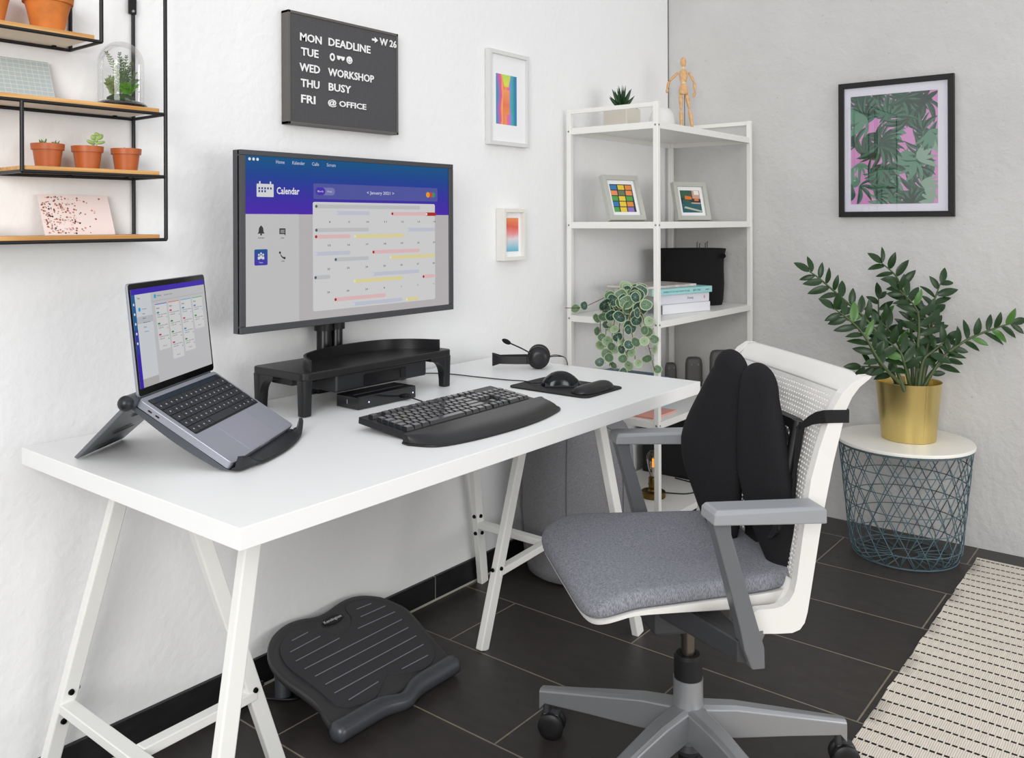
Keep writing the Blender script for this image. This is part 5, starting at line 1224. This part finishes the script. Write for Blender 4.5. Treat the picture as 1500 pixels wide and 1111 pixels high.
# ------------------------------------------------------------------ rug
def rug_mat():
    m = mat('rug_weave', 'd9cfc2', .95); nt = m.node_tree; b = nt.nodes['Principled BSDF']; L = nt.links.new
    tc = nt.nodes.new('ShaderNodeTexCoord'); sp_ = nt.nodes.new('ShaderNodeSeparateXYZ'); L(tc.outputs['Object'], sp_.inputs[0])
    wob = nt.nodes.new('ShaderNodeTexNoise'); wob.inputs['Scale'].default_value = 4; L(tc.outputs['Object'], wob.inputs['Vector'])
    def math_(op, a, bb=None, c_=None):
        n_ = nt.nodes.new('ShaderNodeMath'); n_.operation = op
        for i, v in enumerate((a, bb, c_)):
            if v is None: continue
            if isinstance(v, (int, float)): n_.inputs[i].default_value = v
            else: L(v, n_.inputs[i])
        return n_.outputs[0]
    xw = math_('MULTIPLY_ADD', wob.outputs['Fac'], .012, sp_.outputs[0])
    fx = math_('FRACT', math_('MULTIPLY_ADD', xw, 1/.0515, 50.25)); line = math_('LESS_THAN', math_('ABSOLUTE', math_('SUBTRACT', fx, .5)), .075)
    rowi = math_('FLOOR', math_('MULTIPLY_ADD', xw, 1/.0515, 50.25)); sh = math_('MULTIPLY', rowi, .37)
    fy = math_('FRACT', math_('ADD', math_('MULTIPLY', sp_.outputs[1], 1/.0148), sh)); dash = math_('LESS_THAN', fy, .76)
    msk = math_('MULTIPLY', line, dash)
    n1 = nt.nodes.new('ShaderNodeTexNoise'); n1.inputs['Scale'].default_value = 60; mp_ = nt.nodes.new('ShaderNodeMapping'); mp_.inputs['Scale'].default_value = (.35, 3, 1); L(tc.outputs['Object'], mp_.inputs[0]); L(mp_.outputs[0], n1.inputs['Vector'])
    r = nt.nodes.new('ShaderNodeValToRGB'); r.color_ramp.elements[0].position = .3; r.color_ramp.elements[1].position = .7; r.color_ramp.elements[0].color = lin('d2c7b9'); r.color_ramp.elements[1].color = lin('dcd3c7'); L(n1.outputs['Fac'], r.inputs[0])
    mx = nt.nodes.new('ShaderNodeMix'); mx.data_type = 'RGBA'; L(msk, mx.inputs[0]); L(r.outputs[0], mx.inputs[6]); mx.inputs[7].default_value = lin('0e0e12'); L(mx.outputs[2], b.inputs['Base Color'])
    wv = nt.nodes.new('ShaderNodeTexWave'); wv.bands_direction = 'Y'; wv.inputs['Scale'].default_value = 65; wv.inputs['Distortion'].default_value = 1.5; L(tc.outputs['Object'], wv.inputs['Vector'])
    bp = nt.nodes.new('ShaderNodeBump'); bp.inputs['Strength'].default_value = .35; bp.inputs['Distance'].default_value = .002
    hh = math_('ADD', wv.outputs['Fac'], math_('MULTIPLY', line, 1.5)); L(hh, bp.inputs['Height']); L(bp.outputs[0], b.inputs['Normal'])
    return m
rg_ = MB(); rr_ = random.Random(2)
NX, NY = 120, 10; ys = [-1.262, -1.266, -1.30]+[-1.35-.1*i for i in range(1, 9)]
top = []
for i in range(NX+1):
    x = -.128-2.9*i/NX; wb = .0012*math.sin(x*40)+.0008*math.sin(x*97)
    row = [V(x, ys[0]+wb, .001)]+[V(x, y+wb, .0085+.0012*math.sin(x*23+y*7)) for y in ys[1:]]+[V(x, -2.2, .001)]
    top.append(row)
rg_.loft(top, cap=True, close=True)
tag(build(rg_, 'rug', rug_mat(), loc=(0, 0, 0), smooth=60), 'cream woven rug with thin dashed black stripes on the dark floor', 'rug')

# ------------------------------------------------------------------ office chair
CO = V(-1.83, -1.01, 0); CA = math.radians(139)
cf = V(math.cos(CA), math.sin(CA), 0); cr = V(math.sin(CA), -math.cos(CA), 0)
def Q(x, y, z): return CO+cr*x+cf*y+uz*z
hub = Q(-.033, 0, 0)
ch = thing('office_chair', 'office swivel chair with grey fabric seat and white perforated back on silver star base', 'office chair', tuple(hub))
def seat_fabric():
    m = mat('seat_fabric', '6c6e75', .95); nt = m.node_tree; b = nt.nodes['Principled BSDF']; L = nt.links.new
    tc = nt.nodes.new('ShaderNodeTexCoord'); 
    outs = []
    for sc in ((1500, 160, 160), (160, 1500, 160)):
        mp_ = nt.nodes.new('ShaderNodeMapping'); mp_.inputs['Scale'].default_value = sc; mp_.inputs['Rotation'].default_value = (0, 0, CA); n_ = nt.nodes.new('ShaderNodeTexNoise'); n_.inputs['Scale'].default_value = 1; n_.inputs['Detail'].default_value = 3
        L(tc.outputs['Object'], mp_.inputs[0]); L(mp_.outputs[0], n_.inputs['Vector']); outs.append(n_.outputs['Fac'])
    ad = nt.nodes.new('ShaderNodeMath'); ad.operation = 'ADD'; L(outs[0], ad.inputs[0]); L(outs[1], ad.inputs[1])
    r = nt.nodes.new('ShaderNodeValToRGB'); r.color_ramp.elements[0].position = .8; r.color_ramp.elements[1].position = 1.2 if False else 1.0
    mr = nt.nodes.new('ShaderNodeMapRange'); mr.inputs[1].default_value = .7; mr.inputs[2].default_value = 1.3; L(ad.outputs[0], mr.inputs[0]); L(mr.outputs[0], r.inputs[0])
    r.color_ramp.elements[0].position = .15; r.color_ramp.elements[1].position = .85; r.color_ramp.elements[0].color = lin('5a5d66'); r.color_ramp.elements[1].color = lin('94959a'); L(r.outputs[0], b.inputs['Base Color'])
    bp = nt.nodes.new('ShaderNodeBump'); bp.inputs['Strength'].default_value = .12; bp.inputs['Distance'].default_value = .0005; L(ad.outputs[0], bp.inputs['Height']); L(bp.outputs[0], b.inputs['Normal'])
    return m
def seat_out(ang, grow=0):
    ca, sa = math.cos(ang), math.sin(ang); e = .27
    u_ = math.copysign(abs(ca)**e, ca); v_ = math.copysign(abs(sa)**e, sa)
    yy = .045+v_*(.228+grow); hw = .212+.028*(yy/.27) + grow
    return u_*hw, yy
def top_z(x, y):
    z = .496-.012*math.exp(-(x/.11)**2-(y+.02)**2/.02)
    if y > .17: z -= .028*((y-.17)/.1)**1.6
    if y < -.1: z += .004*((-.1-y)/.08)
    return z
N_ = 72; rings = []
for sc, dz in ((.90, -.034), (.975, -.032), (.998, -.026), (1.004, -.018), (1.0, -.011), (.985, -.0045), (.96, -.001), (.92, 0), (.8, 0), (.6, 0), (.4, 0), (.2, 0), (.02, 0)):
    ring = []
    for j in range(N_):
        x, y = seat_out(2*PI*j/N_); x *= sc; y = .045+(y-.045)*sc; ring.append(Q(x, y, top_z(x, y)+dz))
    rings.append(ring)
build(MB().loft(rings), 'seat_cushion', seat_fabric(), ch, smooth=60, label='grey woven fabric cushion')
M_sh = mat('chair_shell', 'dcdad6', .35)
rings = []
def shell_bot(y): return .437 if y < 0 else .437+.008*(y/.27)
for sc, kind in ((.85, 'b'), (.97, 'b'), (1.0, 'm'), (1.006, 't'), (.985, 't'), (.9, 'i')):
    ring = []
    for j in range(N_):
        x, y = seat_out(2*PI*j/N_, .006); x *= sc; y = .045+(y-.045)*sc; y = y*.962 if y > 0 else y; tz_ = top_z(x, y)-.0315
        th_ = .030-.022*min(1, max(0, (y+.08)/.28)); z = {'b': tz_-th_, 'm': tz_-th_*.8, 't': tz_+.001, 'i': tz_-.004}[kind]
        ring.append(Q(x, y, z))
    rings.append(ring)
build(MB().loft(rings), 'seat_shell', M_sh, ch, smooth=50)
# backrest: two side rails + flared top + perforated sheet
prof_r = [(-.040, .428), (-.046, .412), (-.062, .403), (-.10, .400), (-.128, .399), (-.144, .404), (-.154, .416), (-.160, .436), (-.168, .48), (-.191, .611), (-.215, .72), (-.240, .822), (-.250, .848), (-.264, .868), (-.284, .884), (-.288, .889), (-.272, .889), (-.248, .876), (-.228, .856), (-.210, .82), (-.186, .75), (-.168, .69), (-.150, .58), (-.138, .50), (-.132, .476), (-.122, .461), (-.108, .452), (-.09, .449), (-.058, .449), (-.045, .442)]
from mathutils import geometry
for s_ in (-1, 1):
    m = MB(); n_ = len(prof_r)
    A_ = [Q(s_*(.222+.010*max(0, (z-.8)/.08)), y, z) for y, z in prof_r]; B_ = [Q(s_*(.240+.014*max(0, (z-.8)/.08)), y, z) for y, z in prof_r]
    m.loft([A_, B_], cap=False)
    tris = geometry.tessellate_polygon([[V(y, z, 0) for y, z in prof_r]])
    m.add(A_, [tuple(t) for t in tris]); m.add(B_, [tuple(t) for t in tris])
    build(m, 'back_rail', M_sh, ch, weld=True, bevel=.0025)
def ybk(z):
    K_ = [(.45, -.140), (.50, -.148), (.58, -.160), (.69, -.180), (.75, -.196), (.824, -.222), (.86, -.240), (.885, -.268), (.9, -.285)]
    for i in range(len(K_)-1):
        if z <= K_[i+1][0]: t = (z-K_[i][0])/(K_[i+1][0]-K_[i][0]); return K_[i][1]+(K_[i+1][1]-K_[i][1])*t
    return K_[-1][1]
def bk(x, z):
    u_ = x/.222
    return Q(x, ybk(z)-.016*(1-u_*u_)*(1 if z < .80 else max(0, 1-(z-.8)/.08)*1)-.002, z)
m = MB(); nx, nz = 42, 42; xa, xb, za, zb = -.222, .222, .47, .856
hole = .66
for i in range(nx):
    for j in range(nz):
        xA = xa+(xb-xa)*i/nx; xB = xa+(xb-xa)*(i+1)/nx; zA = za+(zb-za)*j/nz; zB = za+(zb-za)*(j+1)/nz
        if 2 <= i < nx-2 and 1 <= j < nz-1:
            xm, zm_ = (xA+xB)/2, (zA+zB)/2; hx = (xB-xA)/2*hole; hz = (zB-zA)/2*hole
            sh = 0
            o8 = [(xA, zA), (xm, zA), (xB, zA), (xB, zm_), (xB, zB), (xm, zB), (xA, zB), (xA, zm_)]
            i8 = [(xm-hx*.45, zm_-hz*.75), (xm, zm_-hz), (xm+hx*.45, zm_-hz*.75), (xm+hx, zm_), (xm+hx*.45, zm_+hz*.75), (xm, zm_+hz), (xm-hx*.45, zm_+hz*.75), (xm-hx, zm_)]
            m.add([bk(*p) for p in o8]+[bk(*p) for p in i8], [(k, (k+1) % 8, 8+(k+1) % 8, 8+k) for k in range(8)])
        else: m.add([bk(xA, zA), bk(xB, zA), bk(xB, zB), bk(xA, zB)], [(0, 1, 2, 3)])
build(m, 'perforated_back', mat('back_sheet', 'd9d7d4', .4), ch, solid=.0035, label='white sheet full of small round holes')
def topf(u_, v_):
    z = .854+.036*v_; x = (-1+2*u_)*(.226+.024*v_*v_)
    cr_ = abs(2*u_-1); z -= .012*v_*max(0, (cr_-.80)/.20)**2.2
    z2 = z+.002*(1-cr_**2)*v_; u2 = x/.222
    return Q(x, ybk(min(z, .9))-.016*max(0, 1-u2*u2)*max(0, 1-(z-.8)/.08)-.002, z2)
build(MB().grid(topf, 40, 10), 'top_edge', M_sh, ch, solid=.005, smooth=60)
m = MB().grid(lambda u_, v_: Q((-1+2*u_)*.222, -.10-.045*v_-.0*(1-(2*u_-1)**2), .437+.05*v_**2), 12, 6); build(m, 'back_base', M_sh, ch, solid=.006, smooth=60)
# arms
M_arm = mat('arm_grey', '6b6d70', .35, .3); M_armd = mat('arm_dark', '3c3d40', .35, .2); M_pad = mat('arm_pad', '8f9194', .4)
for s_ in (-1, 1):
    xo = s_*.29
    m = MB(); Z1 = .670
    m.loft([[Q(xo-.031, .066, Z1-.026), Q(xo+.031, .066, Z1-.026), Q(xo+.031, -.155, Z1-.036), Q(xo-.031, -.155, Z1-.036)], [Q(xo-.031, .064, Z1-.008), Q(xo+.031, .064, Z1-.008), Q(xo+.031, -.155, Z1-.010), Q(xo-.031, -.155, Z1-.010)], [Q(xo-.026, .058, Z1), Q(xo+.026, .058, Z1), Q(xo+.026, -.148, Z1-.005), Q(xo-.026, -.148, Z1-.005)]])
    build(m, 'armrest_pad', M_pad, ch, bevel=.003)
    m = MB()
    m.loft([[Q(xo+a, b, z) for a, b in ((-.018, .0), (.018, .0), (.018, .032), (-.018, .032))] for z, dy in ((0, 0),) for _ in (0,)] and
      [[Q(xo+a, y+b*k, z) for a, b in ((-.017, -.5), (.017, -.5), (.017, .5), (-.017, .5))] for z, y, k in ((.643, .044, .036), (.62, .040, .030), (.55, .020, .032), (.45, -.008, .036), (.41, -.018, .040), (.372, -.026, .026))])
    build(m, 'arm_bracket', M_arm, ch, bevel=.003)
    m = MB()
    a = [Q(xo-s_*.0, y, z) for y, z in ((.01, .425), (.01, .372), (-.04, .372), (-.04, .425))]
    b = [Q(s_*.10, y, z) for y, z in ((.09, .435), (.09, .385), (.0, .375), (.0, .43))]
    c_ = [Q(0, y, z) for y, z in ((.10, .435), (.10, .38), (-.05, .36), (-.05, .43))]
    m.loft([[Q(xo, y, z) for y, z in ((.008, .420), (.008, .380), (-.032, .372), (-.032, .41))], b, c_]); build(m, 'arm_support', M_armd, ch, bevel=.003)
    m = MB().bar(Q(xo*.93, -.03, .395), Q(s_*.17, -.115, .412), .02, .016); build(m, 'rear_strut', M_arm, ch, bevel=.002)
build(MB().box((-.07, -.07, .345), (.07, .10, .43), M=Matrix.Translation(CO) @ Matrix((cr, cf, uz)).transposed().to_4x4() @ Matrix.Translation(V(-.033, 0, 0))), 'mechanism', M_armd, ch, bevel=.008)
hc_ = tuple(hub)
build(MB().lathe([(0, .26), (.0145, .26), (.0145, .31), (.0165, .31), (.0165, .35), (0, .35)], hc_, 24), 'gas_lift', mat('gas_bronze', '69625b', .25, .9), ch, smooth=35)
build(MB().lathe([(.016, .272), (.025, .272), (.0295, .266), (.0295, .222), (.027, .22), (0, .22)], hc_, 28), 'collar', M_matte, ch, smooth=35)
M_base = mat('base_silver', '9b9da0', .33, .6)
build(MB().lathe([(0, .222), (.0315, .222), (.0315, .18), (.034, .15), (.036, .11), (.030, .09), (0, .09)], hc_, 32), 'base_hub', M_base, ch, smooth=35)
build(MB().lathe([(.026, .092), (.030, .075), (.022, .062), (.0, .062)], hc_, 24), 'lift_foot', M_dgrey, ch, smooth=35)
build(MB().lathe([(0, .064), (.021, .064), (.021, .036), (.018, .032), (0, .032)], hc_, 24), 'lift_end', M_matte, ch, smooth=35)
for k, ang in enumerate((50.5, 122.5, 194.5, 266.5, 338.5)):
    a = math.radians(ang); dv = cr*math.cos(a)+cf*math.sin(a); sv = Vector((-dv.y, dv.x, 0))
    rings = []
    for t, zt, zb_, hw in ((.02, .168, .105, .024), (.10, .160, .095, .021), (.22, .136, .088, .017), (.335, .113, .080, .0135), (.35, .110, .062, .013)):
        rings.append([hub+dv*t+sv*a_+uz*z for a_, z in ((-hw, zb_), (hw, zb_), (hw, zt-.006), (hw*.55, zt), (-hw*.55, zt), (-hw, zt-.006))])
    leg = build(MB().loft(rings), 'base_leg', M_base, ch, bevel=.002)
    tipc = hub+dv*.336
    yaw_ = {0: 3.55, 1: 1.2, 2: .4, 3: 3.75, 4: 5.0}[k]
    wd_ = V(math.cos(yaw_), math.sin(yaw_), 0); wo = tipc+V(-wd_.y, wd_.x, 0)*.012
    csr = build(MB().tube([V(tipc.x, tipc.y, .052), V(tipc.x, tipc.y, .088)], .0085, 12).box((-.012, -.018, .028), (.012, .018, .058), M=Matrix.Translation(V(wo.x, wo.y, 0)) @ Matrix.Rotation(yaw_, 4, 'Z')), 'caster', M_dgrey, ch, bevel=.002)
    for q in (-.014, .014):
        Mx, _ = disc_frame(wo, wd_)
        build(MB().lathe([(0, -.009), (.016, -.009), (.0265, -.0075), (.0295, -.005), (.0295, .005), (.0265, .0075), (.016, .009), (0, .009)], V(wo.x, wo.y, .0296)+wd_*q, 28, Mx), 'wheel', mat('caster_rubber', '1b1b1d', .45), csr, smooth=35)

# ------------------------------------------------------------------ back support cushion strapped to the chair
bs_ = thing('back_cushion', 'black two-winged mesh back support strapped to the office chair back', 'back support', tuple(Q(0, -.13, .5)))
def mesh_fabric():
    m = mat('spacer_mesh', '222124', .8); nt = m.node_tree; b = nt.nodes['Principled BSDF']; L = nt.links.new
    b.inputs['Specular IOR Level'].default_value = .25
    tc = nt.nodes.new('ShaderNodeTexCoord'); wv = nt.nodes.new('ShaderNodeTexWave'); wv.inputs['Scale'].default_value = 130; wv.bands_direction = 'DIAGONAL'; wv.inputs['Distortion'].default_value = 2; wv.inputs['Detail Scale'].default_value = .4
    L(tc.outputs['Object'], wv.inputs['Vector']); bp = nt.nodes.new('ShaderNodeBump'); bp.inputs['Strength'].default_value = .35; bp.inputs['Distance'].default_value = .001; L(wv.outputs['Fac'], bp.inputs['Height']); L(bp.outputs[0], b.inputs['Normal'])
    return m
M_pm = mesh_fabric()
def wing(pr, thick):
    """pr: list of (z, inner(x,y), outer(x,y), thickness)"""
    rings = []; z0_, z1_ = pr[0][0], pr[-1][0]; core = pr[1:-1]
    NR = 40
    for q_ in range(NR+1):
        s_ = .5-.5*math.cos(PI*q_/NR); z = z0_+(z1_-z0_)*s_
        zc = min(max(z, core[0][0]), core[-1][0])
        for k in range(len(core)-1):
            if zc <= core[k+1][0]: break
        t = (zc-core[k][0])/(core[k+1][0]-core[k][0]); t = t
        lp = lambda a_, b_: a_+(b_-a_)*t
        xi, yi = lp(core[k][1][0], core[k+1][1][0]), lp(core[k][1][1], core[k+1][1][1])
        xo, yo = lp(core[k][2][0], core[k+1][2][0]), lp(core[k][2][1], core[k+1][2][1]); tk = lp(core[k][3], core[k+1][3])
        ed = .05; e_ = min(1, (z-z0_)/ed, (z1_-z)/ed); e_ = math.sqrt(max(0, 1-(1-e_)**2)); e_ = max(e_, .03)
        c_ = V((xi+xo)/2, (yi+yo)/2, 0); h_ = V(xo-xi, yo-yi, 0)/2*e_; nrm = V(-h_.y, h_.x, 0).normalized(); tk *= e_
        if nrm.y < 0: nrm = -nrm
        ring = []
        for j in range(28):
            a_ = 2*PI*j/28; ct, st_ = math.cos(a_), math.sin(a_)
            p = c_+h_*math.copysign(abs(ct)**.8, ct)+nrm*(tk*(math.copysign(abs(st_)**.8, st_))+.010*e_*(1-ct*ct))
            ring.append(Q(p.x, p.y, z))
        rings.append(ring)
    return MB().loft(rings)
far = [(.462, (.02, -.125), (.06, -.118), .004), (.485, (.008, -.13), (.085, -.112), .012), (.53, (.004, -.135), (.120, -.095), .018), (.59, (.004, -.138), (.152, -.082), .021), (.62, (.004, -.139), (.166, -.075), .022), (.65, (.004, -.14), (.172, -.072), .022), (.68, (.004, -.141), (.172, -.071), .022), (.71, (.004, -.142), (.165, -.075), .022), (.74, (.004, -.144), (.152, -.082), .022), (.77, (.004, -.146), (.136, -.090), .022), (.80, (.004, -.148), (.121, -.100), .021), (.83, (.004, -.151), (.107, -.109), .020), (.86, (.004, -.156), (.092, -.120), .018), (.902, (.02, -.162), (.038, -.154), .004)]
near = [(.448, (-.155, -.165), (-.168, -.17), .004), (.475, (-.118, -.152), (-.174, -.172), .013), (.53, (-.075, -.140), (-.178, -.172), .016), (.59, (-.035, -.135), (-.180, -.168), .020), (.65, (-.008, -.133), (-.176, -.162), .022), (.71, (-.004, -.135), (-.168, -.158), .022), (.77, (-.004, -.138), (-.150, -.157), .022), (.82, (-.006, -.140), (-.130, -.157), .019), (.85, (-.006, -.143), (-.125, -.158), .017), (.889, (-.05, -.15), (-.08, -.155), .004)]
build(wing(far, .02), 'wing_pad', M_pm, bs_, smooth=60)
build(wing(near, .02), 'wing_pad', M_pm, bs_, smooth=60)
# bracket frame behind the pads
m = MB(); rr2 = rrect(-.165, .545, .165, .785, .03, 5); rin = rrect(-.148, .562, .148, .768, .02, 5)
def yfr(z): return ybk(z)+.012
m.loft([[Q(x, yfr(z)-.008-.016*0, z) for x, z in rr2], [Q(x, yfr(z)+.012, z) for x, z in rr2], [Q(x, yfr(z)+.012, z) for x, z in rin], [Q(x, yfr(z)-.008, z) for x, z in rin], [Q(x, yfr(z)-.008, z) for x, z in rr2]], cap=False)
build(m, 'support_frame', M_black, bs_, smooth=40)
build(MB().tube([Q(-.158, yfr(.58)+.004, .57), Q(-.161, yfr(.68)+.004, .68), Q(-.158, yfr(.77)+.004, .785)], .010, 12), 'frame_post', M_black, bs_, smooth=50)
for z in (.60, .70):
    build(MB().bar(Q(-.15, yfr(z)+.012, z), Q(-.11, -.155, z+.01), .03, .03), 'wing_hinge', M_black, bs_, bevel=.004)
    build(MB().bar(Q(.12, yfr(z)+.012, z), Q(.08, -.13, z+.01), .03, .03), 'wing_hinge', M_black, bs_, bevel=.004)
Mx, _ = disc_frame(Q(0, 0, 0), cf)
build(MB().lathe([(0, -.01), (.085, -.01), (.09, 0), (.085, .01), (0, .014)], Q(-.06, -.172, .70), 36, Mx), 'adjuster_plate', mat('plate_black', '161618', .35), bs_, smooth=40)
build(MB().box((-.03, -.175, .49), (.03, -.158, .85), M=Matrix.Translation(CO) @ Matrix((cr, cf, uz)).transposed().to_4x4()), 'spine', M_black, bs_, bevel=.004)
# strap to the rail
sp0 = Q(-.172, -.176, .772)
pth = [(sp0, .004), (Q(-.185, -.183, .783), .006), (Q(-.205, -.188, .797), .009), (Q(-.228, -.190, .807), .0115), (Q(-.2435, -.196, .812), .0125), (Q(-.2445, -.215, .812), .0125), (Q(-.2445, -.245, .811), .0125), (Q(-.235, -.248, .811), .0125)]
rings = []
for i, (p, hw) in enumerate(pth):
    t = (pth[min(i+1, len(pth)-1)][0]-pth[max(i-1, 0)][0]).normalized(); u_ = (uz-t*t.z).normalized(); q = t.cross(u_)*.0012
    rings.append([p-u_*hw-q, p+u_*hw-q, p+u_*hw+q, p-u_*hw+q])
m = MB().loft(rings)
for off_ in (-.55, -.1, .35, .75): m.tube([p+(uz*off_*hw) for p, hw in pth[:6]], .0016, 5)
build(m, 'strap', mat('strap_black', '1b1b1c', .8), bs_, smooth=40)
build(MB().tube(smooth_pts([Q(-.176, -.178, .778), Q(-.180, -.172, .74), Q(-.178, -.168, .68), Q(-.176, -.165, .62)], 4), .0075, 10, flat=.5), 'strap_tail', mat('strap_black', '1b1b1c'), bs_, smooth=50)

# ------------------------------------------------------------------ light and camera
def area(name, loc, target, sx, sy, power, col=(1, 1, 1)):
    l = bpy.data.lights.new(name, 'AREA'); l.shape = 'RECTANGLE'; l.size = sx; l.size_y = sy; l.energy = power; l.color = col
    o = bpy.data.objects.new(name, l); COL.objects.link(o); o.location = loc
    o.rotation_euler = (Vector(target)-Vector(loc)).to_track_quat('-Z', 'Y').to_euler()
    return o
area('window_light_left', (-5.0, -2.3, 1.8), (-2.3, -.1, 1.1), 1.5, 1.6, 66, (1, .99, .97))
area('window_light_right', (-1.7, -4.8, 1.1), (-1.7, -.2, .8), 3.2, 1.5, 46, (1, .99, .98))
wd_ = bpy.data.worlds.new('World'); SC.world = wd_; wd_.use_nodes = True; nt_ = wd_.node_tree
bg_ = nt_.nodes['Background']; bg_.inputs[1].default_value = 1.0
tc_ = nt_.nodes.new('ShaderNodeTexCoord'); sp_ = nt_.nodes.new('ShaderNodeSeparateXYZ'); mr_w = nt_.nodes.new('ShaderNodeMapRange'); rp_ = nt_.nodes.new('ShaderNodeValToRGB')
mr_w.inputs[1].default_value = -1; mr_w.inputs[2].default_value = 1
nt_.links.new(tc_.outputs['Generated'], sp_.inputs[0]); nt_.links.new(sp_.outputs[2], mr_w.inputs[0]); nt_.links.new(mr_w.outputs[0], rp_.inputs[0]); nt_.links.new(rp_.outputs[0], bg_.inputs[0])
rp_.color_ramp.elements[0].position = .3; rp_.color_ramp.elements[0].color = (.22, .215, .21, 1)
rp_.color_ramp.elements[1].position = .85; rp_.color_ramp.elements[1].color = (.86, .88, .92, 1)
e_ = rp_.color_ramp.elements.new(.55); e_.color = (.40, .405, .415, 1)
cam = bpy.data.cameras.new('Camera'); co = bpy.data.objects.new('Camera', cam); COL.objects.link(co)
cam.sensor_fit = 'HORIZONTAL'; cam.sensor_width = 36; cam.lens = 36*1276.107/1500; cam.clip_start = .05
cam.shift_x = (750-738.622)/1500; cam.shift_y = -(555.5-324.948)/1500
fwv = Vector((math.cos(.6796), math.sin(.6796), -.0001)).normalized(); rtv = Vector((math.sin(.6796), -math.cos(.6796), 0)); upv = rtv.cross(fwv)
ro = -.0037; r2 = rtv*math.cos(ro)+upv*math.sin(ro); u2 = -rtv*math.sin(ro)+upv*math.cos(ro)
co.matrix_world = Matrix.Translation((-3.5349, -1.8973, 1.1903)) @ Matrix((r2, u2, -fwv)).transposed().to_4x4()
SC.camera = co
SC.view_settings.view_transform = 'Standard'; SC.view_settings.look = 'None'; SC.view_settings.gamma = 1; SC.view_settings.use_curve_mapping = False
SC.view_settings.exposure = .24
